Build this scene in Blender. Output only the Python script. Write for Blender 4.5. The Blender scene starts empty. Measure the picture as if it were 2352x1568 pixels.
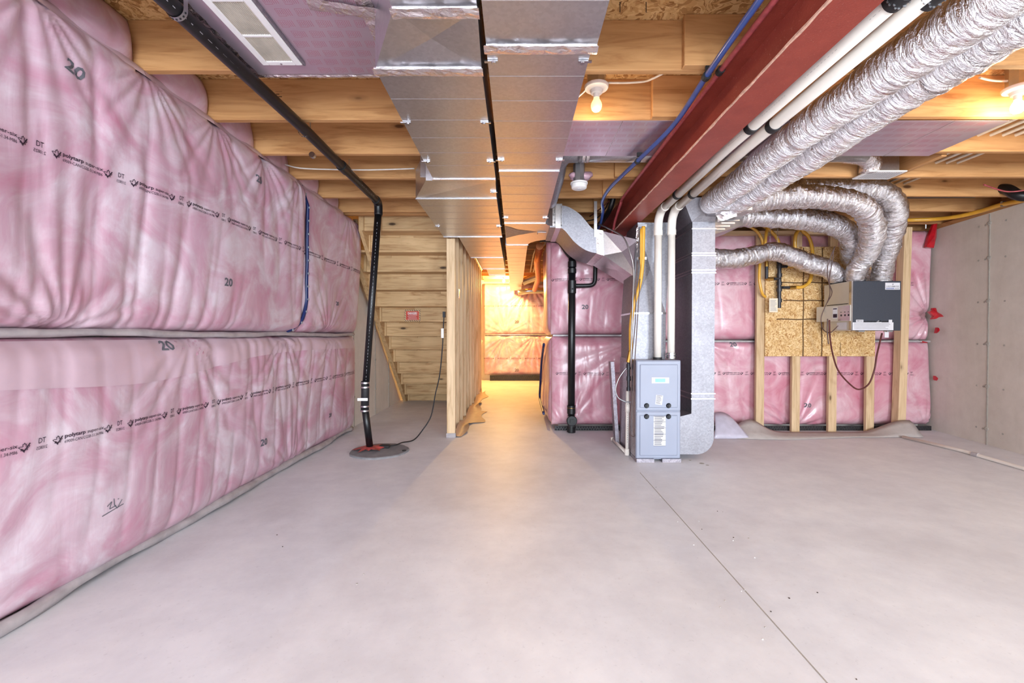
import bpy, math, random
import numpy as np
from mathutils import Vector, Matrix

S = bpy.context.scene
COL = S.collection
random.seed(7)
# ---------------------------------------------------------------- camera
FPX, CX, CZ = 1020.0, 1185.0, 1.08          # focal length in px (2352 wide), vanishing column, eye height
PIT = math.atan(14.0 / FPX)
cam = bpy.data.cameras.new('camera')
cam.lens = FPX * 36.0 / 2352.0
cam.sensor_width = 36.0
cam.shift_x = -(CX - 1176.0) / 2352.0
cam.clip_start = 0.02
cam_o = bpy.data.objects.new('camera', cam)
cam_o.location = (0, 0, CZ)
cam_o.rotation_euler = (math.pi / 2 - PIT, 0, 0)
COL.objects.link(cam_o)
S.camera = cam_o
# ---------------------------------------------------------------- view, world, daylight
S.view_settings.view_transform = 'Standard'
S.view_settings.look = 'None'
S.view_settings.gamma = 1.0
S.view_settings.use_curve_mapping = False
S.view_settings.exposure = 0.0
w = bpy.data.worlds.new('sky')
S.world = w
w.use_nodes = True
w.node_tree.nodes['Background'].inputs[0].default_value = (0.80, 0.90, 1.0, 1)
w.node_tree.nodes['Background'].inputs[1].default_value = 1.2


def area(name, loc, rot, sx, sy, power, col):
    l = bpy.data.lights.new(name, 'AREA')
    l.shape = 'RECTANGLE'
    l.size, l.size_y, l.energy, l.color = sx, sy, power, col
    o = bpy.data.objects.new(name, l)
    o.location, o.rotation_euler = loc, rot
    COL.objects.link(o)
    return o


# daylight of the two rear-wall windows behind the camera: both lights hang outside their openings
area('window_patio_rear_offscreen', (-0.2, -3.16, 1.25), (math.radians(66), 0, 0), 2.6, 2.0, 390, (0.80, 0.905, 1.0))
area('window_side_rear_offscreen', (3.1, -3.02, 1.45), (math.radians(66), 0, 0), 1.7, 1.3, 360, (0.80, 0.905, 1.0))


def lamp_light(loc, power, col, r=0.03):
    l = bpy.data.lights.new('bulb_light', 'POINT')
    l.energy, l.color, l.shadow_soft_size = power, col, r
    o = bpy.data.objects.new('bulb_light', l)
    o.location = loc
    COL.objects.link(o)
    return o


# ---------------------------------------------------------------- picture -> place helpers (depth, side or height known)
def ray(px, py):
    dx, dy = (px - CX) / FPX, (784.0 - py) / FPX
    c, s = math.cos(PIT), math.sin(PIT)
    return Vector((dx, c + dy * s, -s + dy * c))


def W(px, py, Y):
    d = ray(px, py)
    return Vector((0, 0, CZ)) + d * (Y / d.y)


def WX(px, py, X):
    d = ray(px, py)
    return Vector((0, 0, CZ)) + d * (X / d.x)


def WZ(px, py, Z):
    d = ray(px, py)
    return Vector((0, 0, CZ)) + d * ((Z - CZ) / d.z)


# ---------------------------------------------------------------- object helpers
WL = {}     # world location of every object


def link(o, loc, parent):
    COL.objects.link(o)
    WL[o.name] = Vector(loc)
    if parent is not None:
        o.parent = parent
        o.location = Vector(loc) - WL[parent.name]
    else:
        o.location = loc
    return o


def tag(o, label=None, cat=None, group=None, kind=None):
    if label: o['label'] = label
    if cat: o['category'] = cat
    if group: o['group'] = group
    if kind: o['kind'] = kind
    return o


def thing(name, label, cat, loc, group=None):
    o = bpy.data.objects.new(name, None)
    o.empty_display_size = 0.05
    link(o, loc, None)
    return tag(o, label, cat, group)


def ob(name, verts, faces, m, parent=None, smooth=False, uv=None):
    v = np.asarray([tuple(p) for p in verts], dtype=float)
    lo, hi = v.min(0), v.max(0)
    c = Vector(((lo[0] + hi[0]) / 2, (lo[1] + hi[1]) / 2, lo[2]))
    me = bpy.data.meshes.new(name)
    me.from_pydata([tuple(p) for p in (v - np.array(c))], [], faces)
    if smooth:
        me.polygons.foreach_set('use_smooth', [True] * len(me.polygons))
    if uv is not None:
        l = me.uv_layers.new(name='UVMap')
        flat = []
        for f in faces:
            for i in f:
                flat += [uv[i][0], uv[i][1]]
        l.data.foreach_set('uv', flat)
    me.materials.append(m)
    me.update()
    o = bpy.data.objects.new(name, me)
    return link(o, c, parent)


def dup(o, delta, parent=None):
    c = o.copy()
    return link(c, WL[o.name] + Vector(delta), parent)


class MB:
    """collects shapes of one part"""
    def __init__(s):
        s.v, s.f, s.sm = [], [], False

    def add(s, v, f):
        n = len(s.v)
        s.v += [tuple(p) for p in v]
        s.f += [tuple(i + n for i in q) for q in f]
        return s

    def box(s, x, y, z):
        return s.hexa([(x[0], y[0], z[0]), (x[1], y[0], z[0]), (x[1], y[1], z[0]), (x[0], y[1], z[0])],
                      [(x[0], y[0], z[1]), (x[1], y[0], z[1]), (x[1], y[1], z[1]), (x[0], y[1], z[1])])

    def bbox(s, x, y, z, b):
        """box with all edges chamfered"""
        pts = []
        X, Y, Z = x, y, z
        v = []
        f = []
        for ix in (0, 1):
            for iy in (0, 1):
                for iz in (0, 1):
                    sx, sy, sz = (1 if ix == 0 else -1), (1 if iy == 0 else -1), (1 if iz == 0 else -1)
                    p = (X[ix], Y[iy], Z[iz])
                    v += [(p[0], p[1] + sy * b, p[2] + sz * b), (p[0] + sx * b, p[1], p[2] + sz * b), (p[0] + sx * b, p[1] + sy * b, p[2])]
        I = lambda a, b_, c, k: (a * 4 + b_ * 2 + c) * 3 + k
        for a in (0, 1):
            f.append([I(a, 0, 0, 0), I(a, 1, 0, 0), I(a, 1, 1, 0), I(a, 0, 1, 0)])
            f.append([I(0, a, 0, 1), I(1, a, 0, 1), I(1, a, 1, 1), I(0, a, 1, 1)])
            f.append([I(0, 0, a, 2), I(1, 0, a, 2), I(1, 1, a, 2), I(0, 1, a, 2)])
        for a in (0, 1):
            for b_ in (0, 1):
                f.append([I(a, b_, 0, 0), I(a, b_, 1, 0), I(a, b_, 1, 1), I(a, b_, 0, 1)])
                f.append([I(a, 0, b_, 0), I(a, 1, b_, 0), I(a, 1, b_, 2), I(a, 0, b_, 2)])
                f.append([I(0, a, b_, 1), I(1, a, b_, 1), I(1, a, b_, 2), I(0, a, b_, 2)])
                for c in (0, 1):
                    f.append([I(a, b_, c, 0), I(a, b_, c, 1), I(a, b_, c, 2)])
        return s.add(v, f)

    def hexa(s, b, t, cross=None):
        """b, t: four points each; cross = {face: depth} gives that face a raised or sunk centre"""
        v = list(b) + list(t)
        quads = {'bot': (0, 3, 2, 1), 'top': (4, 5, 6, 7), 'front': (0, 1, 5, 4), 'right': (1, 2, 6, 5), 'back': (2, 3, 7, 6), 'left': (3, 0, 4, 7)}
        f = []
        vv = [Vector(p) for p in v]
        for k, q in quads.items():
            if cross and k in cross:
                c = sum((vv[i] for i in q), Vector()) / 4
                n = (vv[q[1]] - vv[q[0]]).cross(vv[q[3]] - vv[q[0]]).normalized()
                vv.append(c + n * cross[k])
                ci = len(vv) - 1
                f += [(q[i], q[(i + 1) % 4], ci) for i in range(4)]
            else:
                f.append(q)
        return s.add(vv, f)

    def prism(s, poly, fa, fb):
        """poly: 2D points; fa(p), fb(p) give the two end copies"""
        n = len(poly)
        v = [fa(p) for p in poly] + [fb(p) for p in poly]
        f = [tuple(range(n - 1, -1, -1)), tuple(range(n, 2 * n))]
        f += [(i, (i + 1) % n, n + (i + 1) % n, n + i) for i in range(n)]
        return s.add(v, f)

    def cyl(s, a, b, r, n=16, r2=None):
        a, b = Vector(a), Vector(b)
        r2 = r if r2 is None else r2
        d = (b - a).normalized()
        u = d.orthogonal().normalized()
        w_ = d.cross(u)
        v = []
        for p, rr in ((a, r), (b, r2)):
            for i in range(n):
                t = 2 * math.pi * i / n
                v.append(p + u * math.cos(t) * rr + w_ * math.sin(t) * rr)
        f = [tuple(range(n - 1, -1, -1)), tuple(range(n, 2 * n))]
        f += [(i, (i + 1) % n, n + (i + 1) % n, n + i) for i in range(n)]
        return s.add(v, f)

    def lathe(s, prof, loc, n=24, axis='z'):
        v, f = [], []
        L = Vector(loc)
        for (r, h) in prof:
            for i in range(n):
                t = 2 * math.pi * i / n
                c, sn = r * math.cos(t), r * math.sin(t)
                v.append(L + Vector({'z': (c, sn, h), 'y': (c, h, -sn), 'x': (h, c, sn)}[axis]))
        for k in range(len(prof) - 1):
            for i in range(n):
                j = (i + 1) % n
                f.append((k * n + i, k * n + j, (k + 1) * n + j, (k + 1) * n + i))
        f.append(tuple(range(n - 1, -1, -1)))
        f.append(tuple((len(prof) - 1) * n + i for i in range(n)))
        return s.add(v, f)

    def build(s, name, m, parent=None, smooth=False):
        o = ob(name, s.v, s.f, m, parent, smooth)
        if smooth:
            smooth_by_angle(o)
        return o


def smooth_by_angle(o, deg=40):
    me = o.data
    me.polygons.foreach_set('use_smooth', [True] * len(me.polygons))
    import bmesh
    bm = bmesh.new()
    bm.from_mesh(me)
    bmesh.ops.recalc_face_normals(bm, faces=bm.faces)
    lim = math.radians(deg)
    for e in bm.edges:
        e.smooth = not (len(e.link_faces) == 2 and e.calc_face_angle(0) > lim)
    bm.to_mesh(me)
    bm.free()


def box(name, x, y, z, m, parent=None, b=0.0):
    mb = MB()
    return (mb.bbox(x, y, z, b) if b else mb.box(x, y, z)).build(name, m, parent)


def catmull(pts, k):
    p = [Vector(q) for q in pts]
    if k < 2 or len(p) < 3:
        return p
    out = []
    ext = [p[0] * 2 - p[1]] + p + [p[-1] * 2 - p[-2]]
    for i in range(1, len(ext) - 2):
        a, b, c, d = ext[i - 1], ext[i], ext[i + 1], ext[i + 2]
        for j in range(k):
            t = j / k
            out.append(0.5 * ((2 * b) + (c - a) * t + (2 * a - 5 * b + 4 * c - d) * t * t + (3 * b - a - 3 * c + d) * t ** 3))
    out.append(p[-1])
    return out


def resample(pts, step):
    p = [Vector(q) for q in pts]
    L = [0]
    for a, b in zip(p, p[1:]):
        L.append(L[-1] + (b - a).length)
    n = max(2, int(L[-1] / step))
    out, k = [], 0
    for i in range(n + 1):
        d = L[-1] * i / n
        while k < len(L) - 2 and L[k + 1] < d:
            k += 1
        t = (d - L[k]) / max(1e-9, L[k + 1] - L[k])
        out.append(p[k].lerp(p[k + 1], t))
    return out


def sweep(pts, r, n=12, rfun=None):
    """tube along pts: verts, faces, uv"""
    p = [Vector(q) for q in pts]
    T = []
    for i in range(len(p)):
        a, b = p[max(0, i - 1)], p[min(len(p) - 1, i + 1)]
        T.append((b - a).normalized())
    u = T[0].orthogonal().normalized()
    if abs(T[0].z) < 0.9:
        u = (Vector((0, 0, 1)) - T[0] * T[0].z).normalized()
    v, f, uv = [], [], []
    d = 0
    for i in range(len(p)):
        if i:
            d += (p[i] - p[i - 1]).length
            u = (u - T[i] * u.dot(T[i])).normalized()
        w_ = T[i].cross(u)
        for j in range(n):
            t = 2 * math.pi * j / n
            rr = r if rfun is None else r * rfun(i, j)
            v.append(p[i] + (u * math.cos(t) + w_ * math.sin(t)) * rr)
            uv.append((j / n * 2 * math.pi * r, d))
    for i in range(len(p) - 1):
        for j in range(n):
            k = (j + 1) % n
            f.append((i * n + j, i * n + k, (i + 1) * n + k, (i + 1) * n + j))
    f.append(tuple(range(n - 1, -1, -1)))
    f.append(tuple((len(p) - 1) * n + j for j in range(n)))
    return v, f, uv


def tube(name, pts, r, m, parent=None, n=12, k=0, smooth=True):
    q = catmull(pts, k) if k else [Vector(a) for a in pts]
    v, f, uv = sweep(q, r, n)
    o = ob(name, v, f, m, parent, smooth, uv)
    for pl in o.data.polygons:
        if len(pl.vertices) > 4:
            pl.use_smooth = False
    return o


def ring(name, c, axis, r, wdt, m, parent, th=0.004, n=20):
    """band clamped round a pipe at c along axis"""
    a = Vector(axis).normalized()
    return MB().cyl(Vector(c) - a * wdt / 2, Vector(c) + a * wdt / 2, r + th, n).build(name, m, parent, True)


# ---------------------------------------------------------------- lettering
_glyphs = {}


def text2d(body, size=1.0, bold=0.0):
    """flat lettering as (Nx2 verts, faces), left aligned at 0, baseline 0"""
    key = (body, bold)
    if key not in _glyphs:
        c = bpy.data.curves.new('lettering', 'FONT')
        c.body, c.size, c.resolution_u, c.offset = body, 1.0, 2, bold
        o = bpy.data.objects.new('lettering', c)
        COL.objects.link(o)
        bpy.context.view_layer.update()
        dg = bpy.context.evaluated_depsgraph_get()
        me = bpy.data.meshes.new_from_object(o.evaluated_get(dg))
        v = np.array([(p.co.x, p.co.y) for p in me.vertices])
        f = [tuple(p.vertices) for p in me.polygons]
        bpy.data.objects.remove(o)
        bpy.data.curves.remove(c)
        bpy.data.meshes.remove(me)
        _glyphs[key] = (v, f)
    v, f = _glyphs[key]
    return v * size, f


class Flat:
    """flat print: gathers 2D shapes, then is laid on a surface by a mapping"""
    def __init__(s):
        s.v, s.f = [], []

    def poly(s, v, f):
        n = len(s.v)
        s.v += [tuple(p) for p in v]
        s.f += [tuple(i + n for i in q) for q in f]

    def rect(s, x0, y0, x1, y1):
        s.poly([(x0, y0), (x1, y0), (x1, y1), (x0, y1)], [(0, 1, 2, 3)])

    def line(s, pts, wd):
        for a, b in zip(pts, pts[1:]):
            d = np.array(b) - np.array(a)
            L = np.hypot(*d)
            if L < 1e-9: continue
            n = np.array((-d[1], d[0])) / L * wd / 2
            a_, b_ = np.array(a), np.array(b)
            s.poly([a_ - n, b_ - n, b_ + n, a_ + n], [(0, 1, 2, 3)])

    def text(s, body, x, y, h, width=None, bold=0.0, mirror=False, align='l'):
        v, f = text2d(body, 1.0, bold)
        v = v.copy()
        wd = v[:, 0].max() - v[:, 0].min()
        v[:, 0] -= v[:, 0].min()
        v[:, 1] *= h / 0.7
        v[:, 0] *= (width / wd) if width else (h / 0.7)
        W_ = v[:, 0].max()
        if mirror: v[:, 0] = W_ - v[:, 0]
        if align == 'c': x -= W_ / 2
        v[:, 0] += x
        v[:, 1] += y
        s.poly(v, f)

    def build(s, name, m, parent, fn):
        P = np.array(s.v)
        return ob(name, fn(P[:, 0], P[:, 1]), s.f, m, parent)


def plane_map(O, U, V):
    O, U, V = np.array(O), np.array(U), np.array(V)
    return lambda a, b: O + a[:, None] * U + b[:, None] * V
# ---------------------------------------------------------------- materials
def lin(r, g, b):
    f = lambda c: c / 12.92 if c <= 0.04045 else ((c + 0.055) / 1.055) ** 2.4
    return (f(r / 255), f(g / 255), f(b / 255), 1)


class NT:
    def __init__(s, name):
        s.m = bpy.data.materials.new(name)
        s.m.use_nodes = True
        s.t = s.m.node_tree
        s.b = s.t.nodes['Principled BSDF']

    def n(s, t, **kw):
        x = s.t.nodes.new(t)
        for k, v in kw.items(): setattr(x, k, v)
        return x

    def l(s, a, b): s.t.links.new(a, b)

    def coord(s, scale=(1, 1, 1), kind='Object', rnd=0.0):
        tc = s.n('ShaderNodeTexCoord')
        mp = s.n('ShaderNodeMapping')
        mp.inputs['Scale'].default_value = scale
        s.l(tc.outputs[kind], mp.inputs[0])
        if rnd:
            oi = s.n('ShaderNodeObjectInfo')
            mu = s.n('ShaderNodeVectorMath', operation='SCALE')
            mu.inputs[0].default_value = (rnd, rnd * 1.7, rnd * 0.6)
            s.l(oi.outputs['Random'], mu.inputs['Scale'])
            s.l(mu.outputs[0], mp.inputs['Location'])
        return mp.outputs[0]

    def noise(s, vec, scale, detail=4, rough=0.55, dist=0.0):
        x = s.n('ShaderNodeTexNoise')
        x.inputs['Scale'].default_value = scale
        x.inputs['Detail'].default_value = detail
        x.inputs['Roughness'].default_value = rough
        x.inputs['Distortion'].default_value = dist
        s.l(vec, x.inputs['Vector'])
        return x.outputs[0]

    def voro(s, vec, scale, feat='F1', out='Distance', rnd=1.0):
        x = s.n('ShaderNodeTexVoronoi', feature=feat)
        x.inputs['Scale'].default_value = scale
        x.inputs['Randomness'].default_value = rnd
        s.l(vec, x.inputs['Vector'])
        return x.outputs[out]

    def ramp(s, fac, stops):
        x = s.n('ShaderNodeValToRGB')
        e = x.color_ramp.elements
        while len(e) < len(stops): e.new(0.5)
        for el, (p, c) in zip(e, stops):
            el.position = p
            el.color = c if len(c) == 4 else (*c, 1)
        s.l(fac, x.inputs[0])
        return x.outputs[0]

    def mix(s, fac, a, b, mode='MIX'):
        x = s.n('ShaderNodeMix', data_type='RGBA', blend_type=mode)
        for i, v in ((0, fac), (6, a), (7, b)):
            if isinstance(v, (int, float, tuple)): x.inputs[i].default_value = v
            else: s.l(v, x.inputs[i])
        return x.outputs[2]

    def bump(s, h, strength, dist=0.01, prev=None):
        x = s.n('ShaderNodeBump')
        x.inputs['Strength'].default_value = strength
        x.inputs['Distance'].default_value = dist
        s.l(h, x.inputs['Height'])
        if prev is not None: s.l(prev, x.inputs['Normal'])
        s.l(x.outputs[0], s.b.inputs['Normal'])
        return x.outputs[0]

    def col(s, c):
        if isinstance(c, tuple): s.b.inputs['Base Color'].default_value = c
        else: s.l(c, s.b.inputs['Base Color'])

    def set(s, rough=0.5, metal=0.0, coat=0.0, coat_r=0.1, spec=None, trans=0.0, alpha=1.0):
        i = s.b.inputs
        i['Roughness'].default_value = rough
        i['Metallic'].default_value = metal
        i['Coat Weight'].default_value = coat
        i['Coat Roughness'].default_value = coat_r
        i['Transmission Weight'].default_value = trans
        i['Alpha'].default_value = alpha
        if spec is not None: i['Specular IOR Level'].default_value = spec
        return s


def plain(name, rgb, rough=0.5, metal=0.0, var=0.12, scale=18, coat=0.0, bump=0.0):
    t = NT(name).set(rough, metal, coat)
    n = t.noise(t.coord(rnd=9), scale, 5)
    c = lin(*rgb)
    d = tuple(x * (1 - var) for x in c[:3]) + (1,)
    e = tuple(min(1, x * (1 + var)) for x in c[:3]) + (1,)
    t.col(t.ramp(n, [(0.3, d), (0.7, e)]))
    if bump: t.bump(n, bump, 0.004)
    return t.m


def wood(name, ax, light, dark, knot=0.45, vary=0.12):
    t = NT(name).set(0.62, spec=0.3)
    a = {'x': (1.2, 14, 14), 'y': (14, 1.2, 14), 'z': (14, 14, 1.2)}[ax]
    v = t.coord(a, rnd=31)
    g = t.noise(v, 1.6, 7, 0.6, 1.1)
    b = {'x': (0.7, 3, 3), 'y': (3, 0.7, 3), 'z': (3, 3, 0.7)}[ax]
    v2 = t.coord(b, rnd=31)
    big = t.noise(v2, 1.3, 3)
    c = t.ramp(g, [(0.28, lin(*dark)), (0.5, lin(*light)), (0.75, lin(*[min(255, x + 14) for x in light]))])
    c = t.mix(t.ramp(big, [(0.4, (0, 0, 0)), (0.7, (1, 1, 1))]), c, t.mix(0.35, c, lin(*dark)))
    kv = {'x': (1.5, 4, 4), 'y': (4, 1.5, 4), 'z': (4, 4, 1.5)}[ax]
    d = t.voro(t.coord(kv, rnd=31), 1.25)
    c = t.mix(t.ramp(d, [(0.0, (1, 1, 1)), (0.06, (0.85, 0.85, 0.85)), (0.085, (0.25, 0.25, 0.25)), (0.15, (0, 0, 0))]), c, lin(dark[0] * knot, dark[1] * knot * 0.8, dark[2] * knot * 0.7))
    oi = t.n('ShaderNodeObjectInfo')
    c = t.mix(1.0, c, t.ramp(oi.outputs['Random'], [(0, (1 - vary,) * 3), (1, (1 + vary * 0.3,) * 3)]), 'MULTIPLY')
    t.col(c)
    t.bump(g, 0.25, 0.002)
    return t.m


JL, JD = (212, 160, 106), (176, 122, 74)
SL, SD = (224, 194, 156), (190, 154, 112)
M = {}
for ax in 'xyz':
    M['joist_' + ax] = wood('joist_pine_' + ax, ax, JL, JD)
    M['stud_' + ax] = wood('stud_spruce_' + ax, ax, SL, SD)
    M['stair_' + ax] = wood('stair_pine_' + ax, ax, (212, 178, 132), (166, 124, 80), 0.3)


def osb(name, a, b, c_, scale=1.0):
    t = NT(name).set(0.7, spec=0.25)
    base = t.coord((1, 1, 1), rnd=3)
    warp = t.noise(base, 26 * scale, 3, 0.6)
    vm = t.n('ShaderNodeVectorMath', operation='MULTIPLY_ADD')
    cn = t.n('ShaderNodeTexNoise')
    cn.inputs['Scale'].default_value = 9 * scale
    t.l(base, cn.inputs['Vector'])
    t.l(cn.outputs[1], vm.inputs[0])
    vm.inputs[1].default_value = (0.25, 0.25, 0.25)
    t.l(base, vm.inputs[2])
    mp = t.n('ShaderNodeMapping')
    mp.inputs['Scale'].default_value = (16 * scale, 60 * scale, 60 * scale)
    mp.inputs['Rotation'].default_value = (0.3, 0.6, 0.5)
    t.l(vm.outputs[0], mp.inputs[0])
    v1 = t.n('ShaderNodeTexVoronoi')
    v1.inputs['Scale'].default_value = 1
    t.l(mp.outputs[0], v1.inputs['Vector'])
    mp2 = t.n('ShaderNodeMapping')
    mp2.inputs['Scale'].default_value = (55 * scale, 55 * scale, 18 * scale)
    mp2.inputs['Rotation'].default_value = (0.5, -0.4, 1.1)
    t.l(vm.outputs[0], mp2.inputs[0])
    v2 = t.n('ShaderNodeTexVoronoi')
    v2.inputs['Scale'].default_value = 1
    t.l(mp2.outputs[0], v2.inputs['Vector'])
    sep1 = t.n('ShaderNodeSeparateColor'); t.l(v1.outputs['Color'], sep1.inputs[0])
    sep2 = t.n('ShaderNodeSeparateColor'); t.l(v2.outputs['Color'], sep2.inputs[0])
    c1 = t.ramp(sep1.outputs[0], [(0.0, lin(*c_)), (0.35, lin(*b)), (1.0, lin(*a))])
    c2 = t.ramp(sep2.outputs[1], [(0.0, lin(*c_)), (0.4, lin(*b)), (1.0, lin(*a))])
    gt = t.ramp(sep2.outputs[0], [(0.45, (0, 0, 0)), (0.5, (1, 1, 1))])
    t.col(t.mix(gt, c1, c2))
    t.bump(t.mix(gt, c1, c2), 0.4, 0.002)
    return t.m


M['osb'] = osb('osb_flakes', (238, 208, 160), (210, 168, 110), (166, 116, 66), 1.35)
M['subfloor'] = osb('subfloor_osb', (222, 184, 130), (198, 152, 96), (144, 98, 54))


def concrete(name, a, b, c_, sc=1.0, streak=False, rough=0.75):
    t = NT(name).set(rough, spec=0.35)
    v = t.coord((1, 1, 1) if not streak else (2.5, 2.5, 0.35), kind='Object')
    n1 = t.noise(v, 1.1 * sc, 6, 0.6, 0.4)
    n2 = t.noise(t.coord(), 5.0 * sc, 8, 0.65)
    n3 = t.noise(t.coord(), 60, 3, 0.6)
    c = t.ramp(n1, [(0.32, lin(*a)), (0.5, lin(*b)), (0.7, lin(*c_))])
    c = t.mix(0.45, c, t.ramp(n2, [(0.35, lin(*a)), (0.65, lin(*c_))]))
    c = t.mix(t.ramp(n3, [(0.62, (0, 0, 0)), (0.8, (0.25, 0.25, 0.25))]), c, lin(*[x * 0.72 for x in a]))
    t.col(c)
    t.bump(n2, 0.12, 0.006)
    return t.m


M['floor'] = concrete('floor_concrete', (208, 206, 210), (224, 224, 230), (236, 235, 237), 0.8, rough=0.5)
M['concrete'] = concrete('wall_concrete', (206, 199, 189), (219, 212, 203), (229, 223, 214), 1.0, True)
M['grey_lid'] = concrete('lid_concrete', (118, 118, 122), (138, 137, 140), (154, 152, 154), 4)


def pink(name, white, mid, deep, rough=0.45):
    t = NT(name).set(rough, coat=0.55, coat_r=0.22)
    v = t.coord()
    n = t.noise(v, 2.6, 8, 0.6, 1.3)
    n2 = t.noise(v, 10.0, 5, 0.6, 0.6)
    c = t.ramp(n, [(0.30, lin(*deep)), (0.47, lin(*mid)), (0.62, lin(*white))])
    c = t.mix(t.ramp(n2, [(0.35, (0.45, 0.45, 0.45)), (0.6, (0, 0, 0))]), c, lin(*mid))
    t.col(c)
    vf = t.coord((14, 14, 2.4))
    f1 = t.noise(vf, 1.0, 4, 0.55, 0.5)
    t.bump(f1, 0.22, 0.010)
    return t.m


M['pink'] = pink('pink_batt_under_poly', (214, 198, 208), (196, 158, 174), (190, 124, 148))
M['pink_deep'] = pink('pink_batt_deep', (224, 188, 196), (210, 152, 166), (196, 114, 134), 0.32)
M['milky'] = plain('milky_poly', (206, 178, 190), 0.35, var=0.06, scale=6, coat=0.4)
M['grey_poly'] = plain('grey_poly_hem', (170, 162, 164), 0.4, var=0.2, scale=12, coat=0.4)
M['ink'] = plain('black_print', (44, 26, 44), 0.6)
M['ink_red'] = plain('red_print', (190, 96, 124), 0.5, 0.2)
M['ink_grey'] = plain('grey_print', (96, 96, 104), 0.6)
M['ink_faint'] = plain('faint_grey_print', (160, 158, 164), 0.6)
M['tape_blue'] = plain('blue_tape', (30, 46, 96), 0.35, var=0.2)
M['tape_red'] = plain('red_tape', (184, 22, 36), 0.3, var=0.25, coat=0.3)
M['tape_rust'] = plain('dusty_red_tape', (176, 74, 70), 0.45, var=0.2, scale=40)


def galv(name, rgb, rough, bump=0.05, spang=0.1):
    t = NT(name).set(rough, 1.0)
    n = t.voro(t.coord(rnd=5), 85, out='Color')
    sp = t.n('ShaderNodeSeparateColor'); t.l(n, sp.inputs[0])
    lo = lin(*[x * (1 - spang) for x in rgb]); hi = lin(*[min(255, x * (1 + spang)) for x in rgb])
    t.col(t.ramp(sp.outputs[0], [(0, lo), (1, hi)]))
    r = t.n('ShaderNodeMapRange'); r.inputs['To Min'].default_value = rough - 0.07; r.inputs['To Max'].default_value = rough + 0.08
    t.l(t.noise(t.coord(rnd=5), 7, 4), r.inputs[0]); t.l(r.outputs[0], t.b.inputs['Roughness'])
    t.bump(t.noise(t.coord((1, 1, 1), rnd=5), 2.6, 2), bump, 0.05)
    return t.m


M['galv'] = galv('galvanized_sheet', (204, 203, 206), 0.33, 0.05, 0.025)
M['galv_dull'] = galv('galvanized_dull', (158, 157, 164), 0.54, 0.04, 0.05)
M['steel'] = plain('bright_steel', (200, 200, 204), 0.25, 1.0, 0.08)
M['zinc'] = plain('zinc_strap', (178, 180, 184), 0.4, 1.0, 0.1)


def foil(name, rgb, rough, sx=1.0):
    t = NT(name).set(rough, 1.0)
    t.col(lin(*rgb))
    uv = t.coord((7, 38 * sx, 1), kind='UV')
    a = t.noise(uv, 1.0, 5, 0.65, 1.2)
    ob_ = t.coord()
    b = t.noise(ob_, 28, 5, 0.6, 0.8)
    x = t.bump(a, 1.0, 0.03)
    t.bump(b, 0.6, 0.016, x)
    return t.m


M['foil'] = foil('silver_foil_wrap', (240, 237, 240), 0.16)
M['foil_tape'] = foil('foil_tape', (232, 226, 228), 0.24, 0.4)


def panfoil():
    t = NT('foil_faced_board').set(0.3, 0.75)
    t.col(t.ramp(t.noise(t.coord(), 3, 3), [(0.3, lin(206, 184, 200)), (0.7, lin(218, 204, 214))]))
    t.bump(t.noise(t.coord(), 5, 2), 0.05, 0.03)
    return t.m


M['panfoil'] = panfoil()


def beam():
    t = NT('red_oxide_primer').set(0.5, spec=0.45)
    v = t.coord()
    n = t.noise(v, 6, 6, 0.7)
    sp = t.noise(t.coord(), 130, 2, 0.7)
    c = t.ramp(n, [(0.3, lin(136, 54, 44)), (0.7, lin(160, 70, 56))])
    c = t.mix(t.ramp(sp, [(0.64, (0, 0, 0)), (0.74, (0.5, 0.5, 0.5))]), c, lin(206, 150, 136))
    t.col(c)
    t.bump(sp, 0.3, 0.003)
    return t.m


M['beam'] = beam()
M['beam_edge'] = plain('chalky_highlight_edge', (214, 172, 152), 0.7, var=0.3, scale=40)
M['abs'] = plain('black_abs_pipe', (17, 18, 21), 0.36, var=0.35, scale=30)
M['rubber'] = plain('black_rubber', (34, 33, 36), 0.6)
M['pvc'] = plain('white_pvc', (240, 233, 224), 0.35, var=0.03, coat=0.2)
M['white'] = plain('white_paint', (236, 234, 234), 0.4, var=0.02)
M['white_dirty'] = plain('dusty_white_louver', (206, 196, 184), 0.5, var=0.2, scale=9)
M['paper'] = plain('white_label', (214, 212, 216), 0.6, var=0.03)
M['tagpaper'] = plain('cream_tag', (228, 214, 190), 0.6, var=0.04)
M['yellow'] = plain('yellow_gas_tube', (226, 168, 58), 0.35, var=0.08, coat=0.3)
M['brass'] = plain('brass_fitting', (190, 150, 80), 0.3, 1.0)
M['iron'] = plain('black_iron_pipe', (66, 66, 70), 0.42, 0.6, 0.25)
M['blue'] = plain('blue_pex', (58, 84, 152), 0.3, var=0.15, coat=0.3)
M['redpex'] = plain('dusty_red_pex', (170, 76, 80), 0.4, var=0.25, scale=40)
M['wire'] = plain('brown_wire', (96, 74, 72), 0.5)
M['cordred'] = plain('brown_cord', (92, 40, 36), 0.5)
M['cable'] = plain('white_cable', (228, 222, 214), 0.4)
M['furnace'] = plain('grey_blue_enamel', (152, 158, 176), 0.42, 0.0, 0.03, 3, coat=0.2)
M['furnace_side'] = galv('furnace_side_steel', (170, 164, 172), 0.42)
M['knob'] = plain('black_knob', (24, 26, 32), 0.35)
M['bluelogo'] = plain('pale_blue_badge', (134, 196, 236), 0.4)
M['charcoal'] = plain('charcoal_door', (54, 58, 68), 0.6, var=0.1, scale=120)
M['beige_steel'] = plain('warm_grey_steel', (206, 200, 188), 0.4, 0.3, 0.06, 4)
M['navy'] = plain('navy_print', (40, 70, 140), 0.5)
M['bulb_off'] = plain('frosted_bulb', (250, 236, 206), 0.3)
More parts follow.
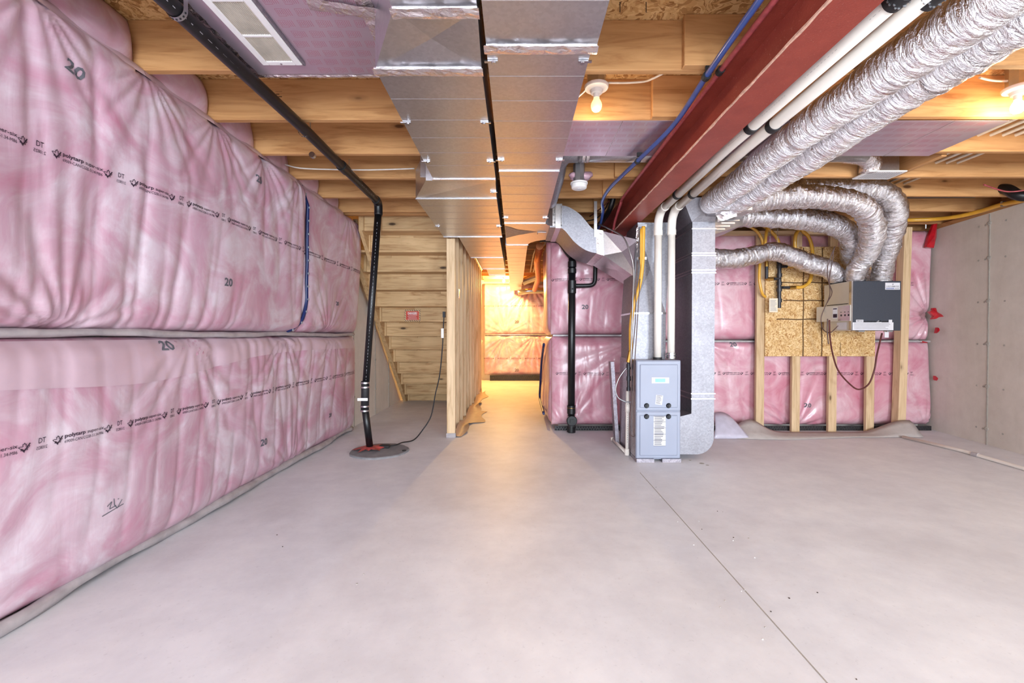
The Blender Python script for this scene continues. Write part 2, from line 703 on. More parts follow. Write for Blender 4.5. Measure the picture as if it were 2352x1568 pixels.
M['membrane'] = plain('black_dimple_membrane', (44, 42, 44), 0.5, var=0.6, scale=90, bump=0.8)
M['gasket'] = plain('brown_gasket_paper', (196, 168, 142), 0.6, var=0.1)
M['greysheet'] = plain('grey_sheet', (182, 172, 168), 0.55, var=0.08)
M['polysheet'] = plain('lavender_poly', (196, 190, 206), 0.3, var=0.08, coat=0.5)
M['sign_red'] = plain('sign_red', (200, 58, 40), 0.45)
M['sign_cream'] = plain('sign_cream', (240, 206, 150), 0.45)
M['marker'] = plain('brown_marker', (92, 62, 30), 0.8, var=0.3)
M['dirt'] = plain('dark_debris', (70, 58, 52), 0.9)
M['stain'] = plain('concrete_splash', (164, 158, 150), 0.9)
M['copper'] = plain('copper_pipe', (196, 118, 76), 0.35, 0.9)
M['pex_white'] = plain('white_pex', (222, 212, 198), 0.4)


def glow(name, rgb, strength):
    t = NT(name).set(0.4)
    t.col(lin(*rgb))
    t.b.inputs['Emission Color'].default_value = lin(*rgb)
    t.b.inputs['Emission Strength'].default_value = strength
    return t.m


M['glow_soft'] = glow('warm_bulb_glass', (255, 222, 158), 1.15)
M['glow_hot'] = glow('hot_bulb_glass', (255, 226, 170), 9.0)
# ---------------------------------------------------------------- setting
JB, SF = 2.33, 2.565            # joist underside, subfloor underside
XL, XR, YB = -1.92, 4.42, 5.27   # concrete left wall, concrete right wall, insulated cross wall
YC = 10.8                       # far wall of the passage


def struct(o):
    o['kind'] = 'structure'
    return o


struct(box('floor', (-2.3, 5.1), (-2.9, 11.1), (-0.12, 0.0), M['floor']))
struct(box('ceiling', (-2.3, 5.1), (-2.9, 11.1), (SF, SF + 0.02), M['subfloor']))
struct(box('wall_left', (-2.25, -2.0), (-2.9, 5.02), (0, 2.30), M['concrete']))
struct(box('wall_left_stairs', (-2.25, XL), (5.02, 11.1), (0, 2.30), M['concrete']))


def xr(y):
    """face of the right wall: it closes in slightly towards the room"""
    return 4.76 - 0.165 * (5.05 - max(y, 3.0))


wr = struct(MB().prism([(xr(3.0), -2.9), (4.98, -2.9), (4.98, 5.5), (xr(5.5), 5.5), (xr(3.0), 3.0)], lambda q: (q[0], q[1], 0), lambda q: (q[0], q[1], 2.28)).build('wall_right', M['concrete']))
struct(box('wall_cross', (0.62, 4.78), (YB, YB + 0.2), (0, 2.30), M['concrete']))
struct(box('wall_passage_end', (-2.15, 2.6), (YC, YC + 0.2), (0, 2.56), M['concrete']))
struct(box('wall_passage_right', (2.4, 2.6), (YB + 0.2, YC), (0, 2.56), M['concrete']))
# rear wall behind the camera, with the openings daylight comes through
rear = MB()
for (x, z) in (((-2.3, -1.5), (0, 2.56)), ((1.1, 2.25), (0, 2.56)), ((3.95, 5.1), (0, 2.56)), ((-1.5, 1.1), (2.12, 2.56)), ((2.25, 3.95), (0, 0.7)), ((2.25, 3.95), (2.0, 2.56)), ((-1.5, 1.1), (0, 0.12))):
    rear.box(x, (-2.7, -2.5), z)
struct(rear.build('wall_rear', M['concrete']))
wf = MB()
for (x, z) in (((-1.5, 1.1), (0.12, 2.12)), ((2.25, 3.95), (0.7, 2.0))):
    for a in (x[0], x[1] - 0.06, (x[0] + x[1]) / 2 - 0.03):
        wf.box((a, a + 0.06), (-2.66, -2.56), z)
    for a in (z[0], z[1] - 0.06):
        wf.box(x, (-2.66, -2.56), (a, a + 0.06))
struct(wf.build('window_1', M['white']))
struct(box('trim_1', (-2.15, -1.93), (-2.5, 11.0), (2.30, 2.33), M['joist_y']))
struct(MB().prism([(xr(3.0) + 0.01, -2.5), (4.98, -2.5), (4.98, 5.4), (xr(5.4) + 0.01, 5.4), (xr(3.0) + 0.01, 3.0)], lambda q: (q[0], q[1], 2.28), lambda q: (q[0], q[1], 2.33)).build('trim_2', M['joist_y']))
struct(box('trim_3', (0.6, 4.6), (YB, YB + 0.2), (2.30, 2.33), M['joist_x']))

# panel joint and form-tie plugs of the right wall
for Yj, top in ((4.37, 2.27), (2.9, 2.28), (1.5, 2.28)):
    XR = xr(Yj)
    box('form_seam', (XR - 0.006, XR + 0.01), (Yj - 0.006, Yj + 0.006), (0.0, top), M['stain'], wr)
    for z in (0.16, 0.58, 1.0, 1.42, 1.84, 2.18):
        MB().lathe([(0.022, 0.0), (0.02, -0.009), (0.012, -0.012)], (XR, Yj, z), 10, 'x').build('tie_plug', M['stain'], wr)
        for dy in (-0.17, 0.12, 0.045):
            MB().lathe([(0.011, 0.002), (0.009, -0.003)], (xr(Yj + dy), Yj + dy, z - 0.01 + 0.03 * dy), 8, 'x').build('tie_plug', M['stain'], wr)
# form lines of the left wall under the stairs
wl = bpy.data.objects['wall_left_stairs']
for Yj in (5.25, 5.75, 6.05, 6.7):
    box('form_seam', (XL - 0.01, XL + 0.006), (Yj - 0.006, Yj + 0.006), (0, 2.2), M['stain'], wl)
    for z in (0.35, 0.75, 1.15, 1.6):
        MB().lathe([(0.018, 0.0), (0.014, 0.012)], (XL, Yj, z), 8, 'x').build('tie_plug', M['stain'], wl)
fl = bpy.data.objects['floor']
# saw-cut control joint running from the furnace towards the camera, with its pale dust line
a, b = WZ(1470, 1085, 0), WZ(1900, 1568, 0)
d = (b - a).normalized(); nrm = Vector((-d.y, d.x, 0))
b2 = b + d * 0.6
def strip(name, off, wd, z, m):
    p = [a + nrm * (off - wd / 2), b2 + nrm * (off - wd / 2), b2 + nrm * (off + wd / 2), a + nrm * (off + wd / 2)]
    MB().prism([(q.x, q.y) for q in p], lambda q: (q[0], q[1], -0.01), lambda q: (q[0], q[1], z)).build(name, m, fl)
strip('control_joint', 0.0, 0.005, 0.0008, M['stain'])

# footing splash along the left wall and crumbs of dirt
for i in range(26):
    px, py = random.choice([(1546, 1242), (1672, 1227), (1800, 1500), (1895, 1448), (1858, 1412), (1630, 1368), (770, 1345), (675, 1242), (285, 1540), (1690, 1395), (1898, 1528), (1440, 1178), (1545, 1090)])
    p = WZ(px + random.uniform(-90, 90), min(1560, py + random.uniform(-60, 60)), 0)
    r = random.uniform(0.002, 0.005)
    MB().lathe([(r, -0.001), (r * 0.8, 0.002), (r * 0.2, 0.003)], (p.x, p.y, 0), 6).build('grit', random.choice([M['dirt'], M['stain'], M['white']]), fl)

# ---------------------------------------------------------------- floor joists
JY = [2.11 + 0.482 * k for k in range(-4, 6)]
ORD = ['first', 'second', 'third', 'fourth', 'fifth', 'sixth', 'seventh', 'eighth', 'ninth', 'tenth', 'eleventh', 'twelfth']
for i, y in enumerate(JY):
    o = box('floor_joist', (-1.9, 1.42), (y, y + 0.038), (JB, SF), M['joist_x'], None, 0.003)
    tag(o, ORD[len(JY) - 1 - i] + ' pine joist from the stair header, between left wall and steel beam', 'joist', 'joists left of the steel beam')
    o = box('floor_joist', (0.78, 4.88), (y - 0.039, y - 0.001), (JB, SF), M['joist_x'], None, 0.003)
    tag(o, ORD[len(JY) - 1 - i] + ' pine joist from the gas board wall, between steel beam and concrete wall', 'joist', 'joists right of the steel beam')
# grade stamps on two joists
for i, px, py in ((4, 508, 103), (5, 640, 228)):
    y = JY[i]
    p = W(px, py, y - 0.0005)
    f = Flat()
    for k in range(5):
        f.rect(-0.018 + random.uniform(0, 0.006), k * 0.014, 0.014 + random.uniform(-0.012, 0.006), k * 0.014 + 0.006)
    f.rect(-0.02, -0.004, 0.02, -0.002); f.rect(-0.02, 0.074, 0.02, 0.076)
    jo = [q for q in bpy.data.objects if q.name.startswith('floor_joist') and abs(WL[q.name].y - (y + 0.019)) < 0.005][0]
    f.build('grade_stamp', M['marker'], jo, plane_map((p.x, y - 0.0006, p.z - 0.03), (1, 0, 0), (0, 0, 1)))
for px, py, r in ((1612, 1064, 0.022), (1585, 1057, 0.012), (1625, 1068, 0.014)):
    p = WZ(px, py, 0)
    MB().lathe([(r, -0.001), (r * 0.9, 0.0012)], (p.x, p.y, 0), 9).build('scuff', M['stain'], fl)
o = box('header_joist', (-1.9, 0.5), (4.60, 4.676), (JB, SF), M['joist_x'], None, 0.003)
tag(o, 'doubled pine header joist at the edge of the stair opening', 'joist')
for k in range(6, 18):
    y = 2.11 + 0.482 * k
    if y > YC - 0.05: break
    if abs(y - 5.0) < 0.02: y = 4.99
    o = box('floor_joist', (-0.74 if y > 4.7 else -1.9, 2.38 if y > YB else 4.88), (y, y + 0.038), (JB, SF), M['joist_x'], None, 0.003)
    tag(o, ORD[k - 6] + ' pine joist over the passage, counted from the vent stack towards the end wall', 'joist', 'joists over the passage')
o = box('rim_board', (0.62, 4.88), (YB + 0.04, YB + 0.08), (JB, SF), M['joist_x'])
tag(o, 'pine rim board on top of the insulated cross wall', 'rim board')
o = box('rim_board', (4.881, 4.97), (-2.5, 5.3), (JB, SF), M['joist_y'])
tag(o, 'pine rim board closing the joist ends over the bare concrete wall', 'rim board')
o = box('rim_board', (-1.96, -1.902), (-2.5, 10.7), (JB, SF), M['joist_y'])
tag(o, 'pine rim board closing the joist ends over the left concrete wall', 'rim board')
o = box('joist_blocking', (2.97, 3.008), (3.115, 3.517), (JB, SF), M['joist_y'], None, 0.003)
tag(o, 'short pine block between joists beside the white ceiling register', 'blocking')
o = box('joist_blocking', (-1.47, -1.43), (4.670, 4.72), (2.12, 2.5), M['stud_z'], None, 0.003)
tag(o, 'short upright cleat hanging at the top of the stairs', 'cleat')
# nails poking through the subfloor
for px, py, Y in ((1424, 62, 2.0), (1484, 58, 2.0), (2154, 195, 2.5)):
    p = W(px, py, Y)
    o = MB().cyl((p.x, p.y, SF - 0.045), (p.x, p.y, SF + 0.002), 0.0018, 6).build('nail', M['iron'])
    tag(o, 'thin nail poking down through the subfloor', 'nail', 'nails through the subfloor')

# ---------------------------------------------------------------- steel beam
bm_ = thing('steel_beam', 'red-primed steel I-beam carrying the floor joists', 'beam', (1.045, 2.8, 2.106))
bx0, bx1, bz0, bz1, by0, by1 = 0.961, 1.130, 2.106, 2.326, -2.5, 5.15
box('bottom_flange', (bx0, bx1), (by0, by1), (bz0, bz0 + 0.012), M['beam'], bm_, 0.002)
box('top_flange', (bx0, bx1), (by0, by1), (bz1 - 0.012, bz1), M['beam'], bm_, 0.002)
box('web', ((bx0 + bx1) / 2 - 0.005, (bx0 + bx1) / 2 + 0.005), (by0, by1), (bz0 + 0.012, bz1 - 0.012), M['beam'], bm_)
fe = MB()  # pale strip: chalky scuffs plus the flange edge's highlight painted in
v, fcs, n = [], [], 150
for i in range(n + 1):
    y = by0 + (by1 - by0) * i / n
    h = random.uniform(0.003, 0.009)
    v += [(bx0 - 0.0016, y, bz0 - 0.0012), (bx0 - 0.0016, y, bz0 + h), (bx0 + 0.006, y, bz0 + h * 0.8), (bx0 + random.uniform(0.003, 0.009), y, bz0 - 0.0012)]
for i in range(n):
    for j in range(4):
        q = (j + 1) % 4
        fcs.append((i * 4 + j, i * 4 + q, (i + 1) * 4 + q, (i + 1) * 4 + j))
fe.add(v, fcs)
tag(fe.build('scuffed_highlight_edge', M['beam_edge'], bm_), 'chalky scuffed lower flange edge with painted highlight')

# ---------------------------------------------------------------- insulation blankets
def sm(a, b, x):
    t = np.clip((x - a) / (b - a), 0, 1)
    return t * t * (3 - 2 * t)


class Blanket:
    def __init__(s, O, U, V, N, Lu, Lv, bulge=0.07, seed=1, folds=0.012, pulls=(), ends=(0.07, 0.07), pin=None, edge=0.055):
        s.O, s.U, s.V, s.N = (np.array(a, float) for a in (O, U, V, N))
        s.Lu, s.Lv, s.b, s.fd, s.pulls, s.ends, s.pin, s.edge = Lu, Lv, bulge, folds, pulls, ends, pin, edge
        r = np.random.RandomState(seed)
        s.ph = r.rand(60) * 6.283
        s.fr = r.rand(60)

    def d(s, u, v):
        ph, fr = s.ph, s.fr
        e = s.edge
        bot = 1 - np.exp(-np.clip(v, 0, None) / e * 1.8)
        top = 1 - np.exp(-np.clip(s.Lv - v, 0, None) / e * 1.8)
        d = s.b * bot * top
        for k, el in enumerate(s.ends):
            if el:
                x = u if k == 0 else s.Lu - u
                d = d * (0.25 + 0.75 * (1 - np.exp(-np.clip(x, 0, None) / el * 1.6)))
        # broad softness
        d = d + 0.014 * np.sin(u * 2.1 + ph[0] + 1.3 * np.sin(v * 2.2 + ph[1])) * bot * top
        d = d + 0.010 * np.sin(u * 4.7 + v * 3.1 + ph[2]) * bot * top
        # vertical folds, stronger towards the pinched edges
        vn = v / s.Lv
        for k in range(7):
            f = 3.2 + 2.6 * k + 2 * fr[k]
            warp = 0.5 * np.sin(v * (2 + 2 * fr[k + 7]) + ph[k + 3]) + 0.4 * np.sin(u * 1.7 + ph[k + 12]) + (fr[k + 40] - 0.5) * 2.2 * v
            x = np.sin(u * f + warp + ph[k + 20])
            rg = (1 - np.abs(x)) ** 3                       # sharp crease lines
            mask = np.clip(np.sin(u * (0.9 + 1.3 * fr[k + 30]) + ph[k + 28] + 2.0 * vn), 0, 1) ** 1.5
            bias = fr[k + 50]
            am = 0.35 + 0.65 * np.abs(vn - bias) ** 1.1
            d = d - s.fd * (1.25 if k < 3 else 0.8) * rg * mask * am * np.minimum(1, bot * top * 1.4)
        # gathers radiating from pinch points
        for (pu, pv, rad, amp) in s.pulls:
            dx, dy = u - pu, v - pv
            R = np.sqrt(dx * dx + dy * dy) + 1e-6
            A = np.arctan2(dy, dx)
            fall = np.exp(-(R / rad) ** 1.3) * sm(0.0, 0.06, R)
            d = d - amp * fall * ((0.5 + 0.5 * np.sin(A * 17 + 1.5 * np.sin(A * 5 + ph[33]))) ** 2)
            d = d - amp * 1.2 * np.exp(-(R / 0.07) ** 2)
        return d

    def at(s, u, v, off=0.0):
        d = s.d(u, v) + off
        return s.O + u[:, None] * s.U + v[:, None] * s.V + d[:, None] * s.N

    def build(s, name, m, label, cat='insulation', group=None, du=0.014, thick=0.05):
        nu, nv = int(s.Lu / du), int(s.Lv / du)
        a, b = np.meshgrid(np.linspace(0, s.Lu, nu + 1), np.linspace(0, s.Lv, nv + 1), indexing='ij')
        P = s.at(a.ravel(), b.ravel())
        k = nv + 1
        F = [(i * k + j, (i + 1) * k + j, (i + 1) * k + j + 1, i * k + j + 1) for i in range(nu) for j in range(nv)]
        # closed back so that it is a solid pad
        ring_ = [j for j in range(k)] + [i * k + nv for i in range(1, nu + 1)] + [nu * k + j for j in range(nv - 1, -1, -1)] + [i * k for i in range(nu - 1, 0, -1)]
        base = len(P)
        Q = P[ring_] - s.N * thick
        P = np.vstack([P, Q])
        n = len(ring_)
        for i in range(n):
            j = (i + 1) % n
            F.append((ring_[i], ring_[j], base + j, base + i))
        F.append(tuple(base + i for i in range(n)))
        o = ob(name, P, F, m, None, True)
        me = o.data
        if np.dot(np.array(me.polygons[0].normal), s.N) < 0:
            me.flip_normals()
        me.polygons[len(me.polygons) - 1].use_smooth = False
        tag(o, label, cat, group)
        s.o = o
        return o


LEAF = [(0, -.5), (.03, -.2), (.3, -.26), (.26, -.12), (.5, .1), (.38, .16), (.42, .32), (.22, .28), (.1, .36), (.16, .1), (0, .5)]
LEAF = LEAF[:6] + [(.26, .14), (.12, .12), (.16, .36), (.07, .32), (0, .5)]
LEAF_ALL = LEAF + [(-x, y) for x, y in LEAF[-2::-1]]


def stamp(fl_, x, y, k=1.0):
    """one repeat of the film's print"""
    def leaf(cx):
        fl_.line([(cx + 0.036 * k * a, y + 0.036 * k * b) for a, b in LEAF_ALL], 0.0022 * k)
        fl_.line([(cx - 0.009 * k, y - 0.002 * k), (cx - 0.001 * k, y - 0.014 * k), (cx + 0.018 * k, y + 0.014 * k)], 0.0045 * k)
    leaf(x)
    fl_.text('polytarp', x + 0.026 * k, y + 0.004 * k, 0.015 * k, 0.078 * k, 0.02)
    fl_.text('super-six', x + 0.112 * k, y + 0.004 * k, 0.014 * k, 0.078 * k, 0.006)
    fl_.text('69009-CAN/CGSB-51.34-M86', x + 0.026 * k, y - 0.017 * k, 0.012 * k, 0.164 * k)
    leaf(x + 0.21 * k)
    fl_.text('DT', x + 0.257 * k, y + 0.004 * k, 0.02 * k, 0.026 * k, 0.004)
    fl_.text('210825', x + 0.25 * k, y - 0.019 * k, 0.012 * k, 0.04 * k, mirror=True)


def print_band(B, v, u0=0.0, u1=None, per=0.325, phase=0.0, k=1.0):
    fl_ = Flat()
    u1 = B.Lu if u1 is None else u1
    u = u0 + phase
    while u + 0.30 < u1:
        stamp(fl_, u, v, k)
        u += per
    if fl_.v:
        fl_.build('printed_band', M['ink'], B.o, lambda a, b: B.at(a, b, 0.0025))


def twenty(B, u, v, w_=0.07, rot=0.0, body='20', off=0.0025):
    f = Flat()
    f.text(body, -w_ / 2, -w_ * 0.3, w_ * 0.62, w_, 0.03)
    c, s_ = math.cos(rot), math.sin(rot)
    f.v = [(u + x * c - y * s_, v + x * s_ + y * c) for x, y in f.v]
    f.build('stencil_mark', M['ink_grey'], B.o, lambda a, b: B.at(a, b, off))


Y0 = -0.4
tilt = 0.085
def lw(z): return -1.905 + 0.115 * z / 2.33
# left wall: u = depth - Y0, v = height above the blanket's lower edge
zs = 1.075
up = np.array((0.115 / 2.33, 0, 1.0)); up /= np.linalg.norm(up)
pins = [(y - Y0, 1.25, 0.5, 0.022) for y in JY if y > 0]
LB = Blanket((lw(0.03), Y0, 0.03), (0, 1, 0), up, (1, 0, 0), 5.02 - Y0, 1.045, 0.085, 3, 0.017, [(3.45 - Y0, 1.06, 0.6, 0.013), (4.3 - Y0, 1.06, 0.4, 0.008), (2.45 - Y0, 1.06, 0.7, 0.012), (3.6 - Y0, -0.02, 0.5, 0.010), (1.3 - Y0, -0.02, 0.6, 0.008)], ends=(0, 0.08))
LB.build('insulation_blanket', M['pink'], 'long lower pink insulation blanket under poly, along the left concrete wall', du=0.0125)
UA = Blanket((lw(1.10), Y0, 1.10), (0, 1, 0), up, (1, 0, 0), 3.70 - Y0, 1.235, 0.085, 8, 0.021, [(y - Y0, 1.24, 0.5, 0.011) for y in JY[3:8]] + [(1.75 - Y0, -0.02, 0.6, 0.015)], ends=(0, 0.06))
UA.build('insulation_blanket', M['pink'], 'long upper pink insulation blanket with black print, left of the blue seam tape', du=0.0125)
UB = Blanket((lw(1.10), 3.70, 1.10), (0, 1, 0), up, (1, 0, 0), 5.02 - 3.70, 1.235, 0.085, 15, 0.014, [(0.45, -0.03, 0.45, 0.014), (0.85, 1.24, 0.4, 0.01)], ends=(0.06, 0.09))
UB.build('insulation_blanket', M['pink'], 'short upper pink insulation blanket between the blue seam tape and the stairs', du=0.0125)
for B, z, y1 in ((UA, 1.774, None), (UB, 1.774, None), (LB, 0.675, None)):
    v = (z - B.O[2]) / up[2]
    print_band(B, v, phase=(0.16 if B is not UB else 0.02))
for B, px, py in ((UA, 140, 160), (UA, 570, 412), (UA, 507, 648), (UB, 765, 697), (LB, 388, 793), (LB, 612, 1015), (LB, 765, 953)):
    p = WX(px, py, -1.79)
    twenty(B, p.y - B.O[1], (p.z - B.O[2]) / up[2], 0.075 if px < 700 else 0.06, -0.25 if px == 140 else 0.0, off=0.008 if px == 388 else 0.0025)
p = WX(258, 1160, -1.79)
f = Flat()
u0_, v0_ = p.y - Y0, (p.z - LB.O[2]) / up[2]
for pts in ([(-.05, -.03), (.05, -.012)], [(-.03, .005), (-.01, .02), (-.018, -.01), (.012, -.005)], [(0, .03), (.004, .0), (.018, -.02), (.04, .012)], [(.018, .02), (.024, .022)]):
    f.line([(u0_ + x, v0_ + y) for x, y in pts], 0.004)
f.build('stencil_mark', M['ink_grey'], LB.o, lambda a, b: LB.at(a, b, 0.0025))

# overlapping film flap on the lower blanket
def sheet_on(B, name, m, u0, u1, v0f, v1f, off, nu=120, nv=8):
    us = np.linspace(u0, u1, nu)
    A, Bv = [], []
    for u in us:
        for j in range(nv + 1):
            A.append(u); Bv.append(v0f(u) + (v1f(u) - v0f(u)) * j / nv)
    P = B.at(np.array(A), np.array(Bv), off)
    k = nv + 1
    F = [(i * k + j, (i + 1) * k + j, (i + 1) * k + j + 1, i * k + j + 1) for i in range(nu - 1) for j in range(nv)]
    return ob(name, P, F, m, B.o, True)


sheet_on(LB, 'film_flap', M['milky'], 0.05, 4.9 - Y0, lambda u: 0.90 - 0.06 * math.exp(-((u + Y0 - 2.2) / 0.6) ** 2) + 0.012 * math.sin(u * 2) + 0.012 * (u + Y0 - 2.6), lambda u: 1.03, 0.004, 240)
# grey poly hem at the foot of the lower blanket and poly-wrapped strap between the blankets
def wavy_bar(name, y0, y1, xf, zf, r, m, label, cat, sq=1.0):
    v, fcs = [], []
    n, k = int((y1 - y0) / 0.04), 8
    for i in range(n + 1):
        y = y0 + (y1 - y0) * i / n
        for j in range(k):
            t = 2 * math.pi * (j + 0.5) / k
            rr = r * (1 + 0.15 * math.sin(y * 9 + j) + 0.1 * math.sin(y * 23 + 2 * j))
            v.append((xf(y) + rr * math.cos(t), y, zf(y) + rr * sq * math.sin(t)))
    for i in range(n):
        for j in range(k):
            q = (j + 1) % k
            fcs.append((i * k + j, i * k + q, (i + 1) * k + q, (i + 1) * k + j))
    fcs += [tuple(range(k)), tuple(n * k + j for j in range(k))]
    return tag(ob(name, v, fcs, m, None, True), label, cat)


wavy_bar('insulation_hem', Y0, 5.0, lambda y: -1.862 + 0.012 * math.sin(y * 5), lambda y: 0.034 + 0.006 * math.sin(y * 7), 0.028, M['grey_poly'], 'rolled grey poly hem at the foot of the left insulation wall', 'film hem')
wavy_bar('insulation_strap', Y0, 4.95, lambda y: -1.825 + 0.004 * math.sin(y * 3), lambda y: 1.088 + 0.005 * math.sin(y * 4), 0.022, M['grey_poly'], 'poly-wrapped grey strap between upper and lower blankets of left wall', 'strap', 0.8)
# blue seam tape down the joint of the two upper blankets
pts = [WX(x, y, -1.80) for x, y in ((684, 425), (686, 470), (688, 540), (691, 600), (692, 650), (694, 690), (690, 720), (680, 748), (662, 766))]
pts = resample(catmull(pts, 6), 0.012)
v, fcs = [], []
for i, p in enumerate(pts):
    t = i / len(pts)
    wd = 0.018 + 0.02 * max(0, t - 0.5) * 2
    x = -1.83 + 0.115 * (p.z - 1.1) / 2.33 + 0.062 * min(1, (1 - t) * 6) * min(1, t * 8) * 0.9
    v += [(x, p.y - wd, p.z), (x + 0.012, p.y, p.z), (x, p.y + wd, p.z), (x - 0.02, p.y, p.z)]
for i in range(len(pts) - 1):
    for j in range(4):
        q = (j + 1) % 4
        fcs.append((i * 4 + j, i * 4 + q, (i + 1) * 4 + q, (i + 1) * 4 + j))
tp = tag(ob('seam_tape', v, fcs, M['tape_blue'], None, True), 'dark blue seam tape between the two upper blankets of the left wall', 'tape')
for i in range(6, len(pts) - 4, 9):
    a_ = Vector(v[i * 4 + 1])
    MB().lathe([(0.011, -0.004), (0.011, 0.002)], a_ + Vector((0.0, 0.004, 0)), 10, 'x').build('tape_dot', M['ink_faint'], tp)

# batts filling the joist bays above the left wall, and the film tucked up to them
for i in range(3, 9):
    y0, y1 = JY[i] + 0.04, JY[i + 1] - 0.002 if i + 1 < len(JY) else 4.6
    if y0 > 4.59: break
    B = Blanket((-1.80, y0 - 0.002, JB - 0.01), (0, 1, 0), (-0.12, 0, 1.0), (1, 0, 0), y1 - y0 + 0.004, SF - JB + 0.01, 0.055, 40 + i, 0.02, ends=(0.05, 0.05), edge=0.09)
    B.build('rim_batt', M['pink'], 'pink batt in the ' + ORD[8 - i] + ' joist bay from the stair header, above the left wall', group='batts in the left joist bays', du=0.02, thick=0.07)
    # tucked film lip
    v, fcs = [], []
    n = 14
    for k in range(n + 1):
        t = k / n
        y = y0 - 0.04 + (y1 - y0 + 0.04) * t
        lift = 0.03 * math.sin(math.pi * t) ** 0.7
        v += [(-1.742 - 0.03 * math.sin(math.pi * t), y, JB - 0.03 + lift * 0.3), (-1.752 - 0.04 * math.sin(math.pi * t), y, JB - 0.002 + lift), (-1.80, y, JB + 0.012 + lift)]
    for k in range(n):
        for j in range(2):
            fcs.append((k * 3 + j, (k + 1) * 3 + j, (k + 1) * 3 + j + 1, k * 3 + j + 1))
    ob('film_lip', v, fcs, M['milky'], B.o, True)

# cross wall: mid part left of the furnace, right part behind the gas board
ym = 5.12
MU = Blanket((0.40, ym, 1.09), (1, 0, 0), (0, 0, 1), (0, -1, 0), 1.02, 1.2, 0.09, 21, 0.012, [(0.95, 0.85, 0.7, 0.02), (0.3, 1.2, 0.4, 0.03)], ends=(0.12, 0.02))
MU.build('insulation_blanket', M['pink_deep'], 'upper pink insulation blanket behind the black vent stack')
ML = Blanket((0.41, ym, 0.05), (1, 0, 0), (0, 0, 1), (0, -1, 0), 1.0, 1.02, 0.085, 22, 0.012, [(0.98, 0.98, 0.9, 0.014), (0.15, -0.02, 0.5, 0.012)], ends=(0.10, 0.02))
ML.build('insulation_blanket', M['pink_deep'], 'lower pink insulation blanket behind the black vent stack')
RU = Blanket((1.42, ym, 1.03), (1, 0, 0), (0, 0, 1), (0, -1, 0), 3.325, 1.25, 0.07, 25, 0.008, [(3.30, 0.28, 0.5, 0.035)], ends=(0.02, 0.025))
RU.build('insulation_blanket', M['pink_deep'], 'upper pink insulation blanket behind the gas board and air exchanger')
RL = Blanket((1.42, ym, 0.05), (1, 0, 0), (0, 0, 1), (0, -1, 0), 3.325, 0.965, 0.07, 27, 0.007, [(1.78, -0.05, 0.5, 0.028), (0.75, 0.95, 0.4, 0.015), (3.25, 0.0, 0.3, 0.02)], ends=(0.02, 0.025))
RL.build('insulation_blanket', M['pink_deep'], 'lower pink insulation blanket behind the open studs')
for B, z, ph in ((MU, 1.71, 0.02), (ML, 0.645, 0.06), (RU, 1.665, 0.05), (RL, 0.645, 0.03)):
    print_band(B, z - B.O[2], phase=ph, per=0.31, k=0.95)
for B, px, py in ((MU, 1343, 705), (ML, 1410, 928), (RL, 1688, 791), (RL, 1857, 931)):
    p = W(px, py, 5.04)
    twenty(B, p.x - B.O[0], p.z - B.O[2], 0.075)
# returning side of the mid wall towards the passage
for (z0, h, sd, lab) in ((1.09, 1.2, 31, 'upper'), (0.05, 1.02, 32, 'lower')):
    B = Blanket((0.43, 5.14, z0), (0, 1, 0), (0, 0, 1), (-1, 0, 0), 1.1, h, 0.07, sd, 0.014, ends=(0.04, 0.05))
    B.build('insulation_blanket', M['pink_deep'], lab + ' pink insulation blanket on the corner return facing the lit passage', thick=0.04)
struct(box('wall_return', (0.50, 0.62), (5.24, 6.3), (0, 2.30), M['concrete']))
pts = catmull([WX(x, y, 0.335) for x, y in ((1249, 790), (1244, 830), (1241, 880), (1240, 915), (1249, 950))], 8)
tp = tag(tube('seam_tape', pts, 0.016, M['tape_blue'], None, 6), 'blue seam tape at the foot of the corner facing the passage', 'tape')
for (x0, x1, z, lab) in ((0.42, 1.40, 1.079, 'grey batten between blankets behind the vent stack'), (1.42, 4.70, 1.012, 'grey batten between blankets behind the gas board')):
    tag(box('insulation_batten', (x0, x1), (5.035, 5.10), (z - 0.009, z + 0.009), M['grey_poly']), lab, 'batten')
for (x0, x1, y, lab) in ((0.44, 1.42, 5.03, 'black dimpled membrane edge under the blanket by the vent stack'), (1.42, 4.72, 5.03, 'black dimpled membrane edge under the blanket by the studs'), (-0.62, 2.3, YC - 0.23, 'black dimpled membrane edge at the end of the passage')):
    h = 0.05 if y < 6 else 0.13
    mb = MB().box((x0, x1), (y, y + 0.02), (0.0, h))
    nx = int((x1 - x0) / (0.03 if y < 6 else 0.05))
    for i in range(nx):
        for j in range(2 if y < 6 else 3):
            cx, cz = x0 + (i + 0.5 + 0.5 * (j % 2)) * (x1 - x0) / (nx + 1), h * (j + 0.5) / (2 if y < 6 else 3)
            r = 0.009 if y < 6 else 0.015
            mb.add([(cx - r, y, cz), (cx, y, cz - r), (cx + r, y, cz), (cx, y, cz + r), (cx, y - 0.008, cz)], [(0, 1, 4), (1, 2, 4), (2, 3, 4), (3, 0, 4)])
    tag(mb.build('dimple_membrane', M['membrane']), lab, 'membrane')
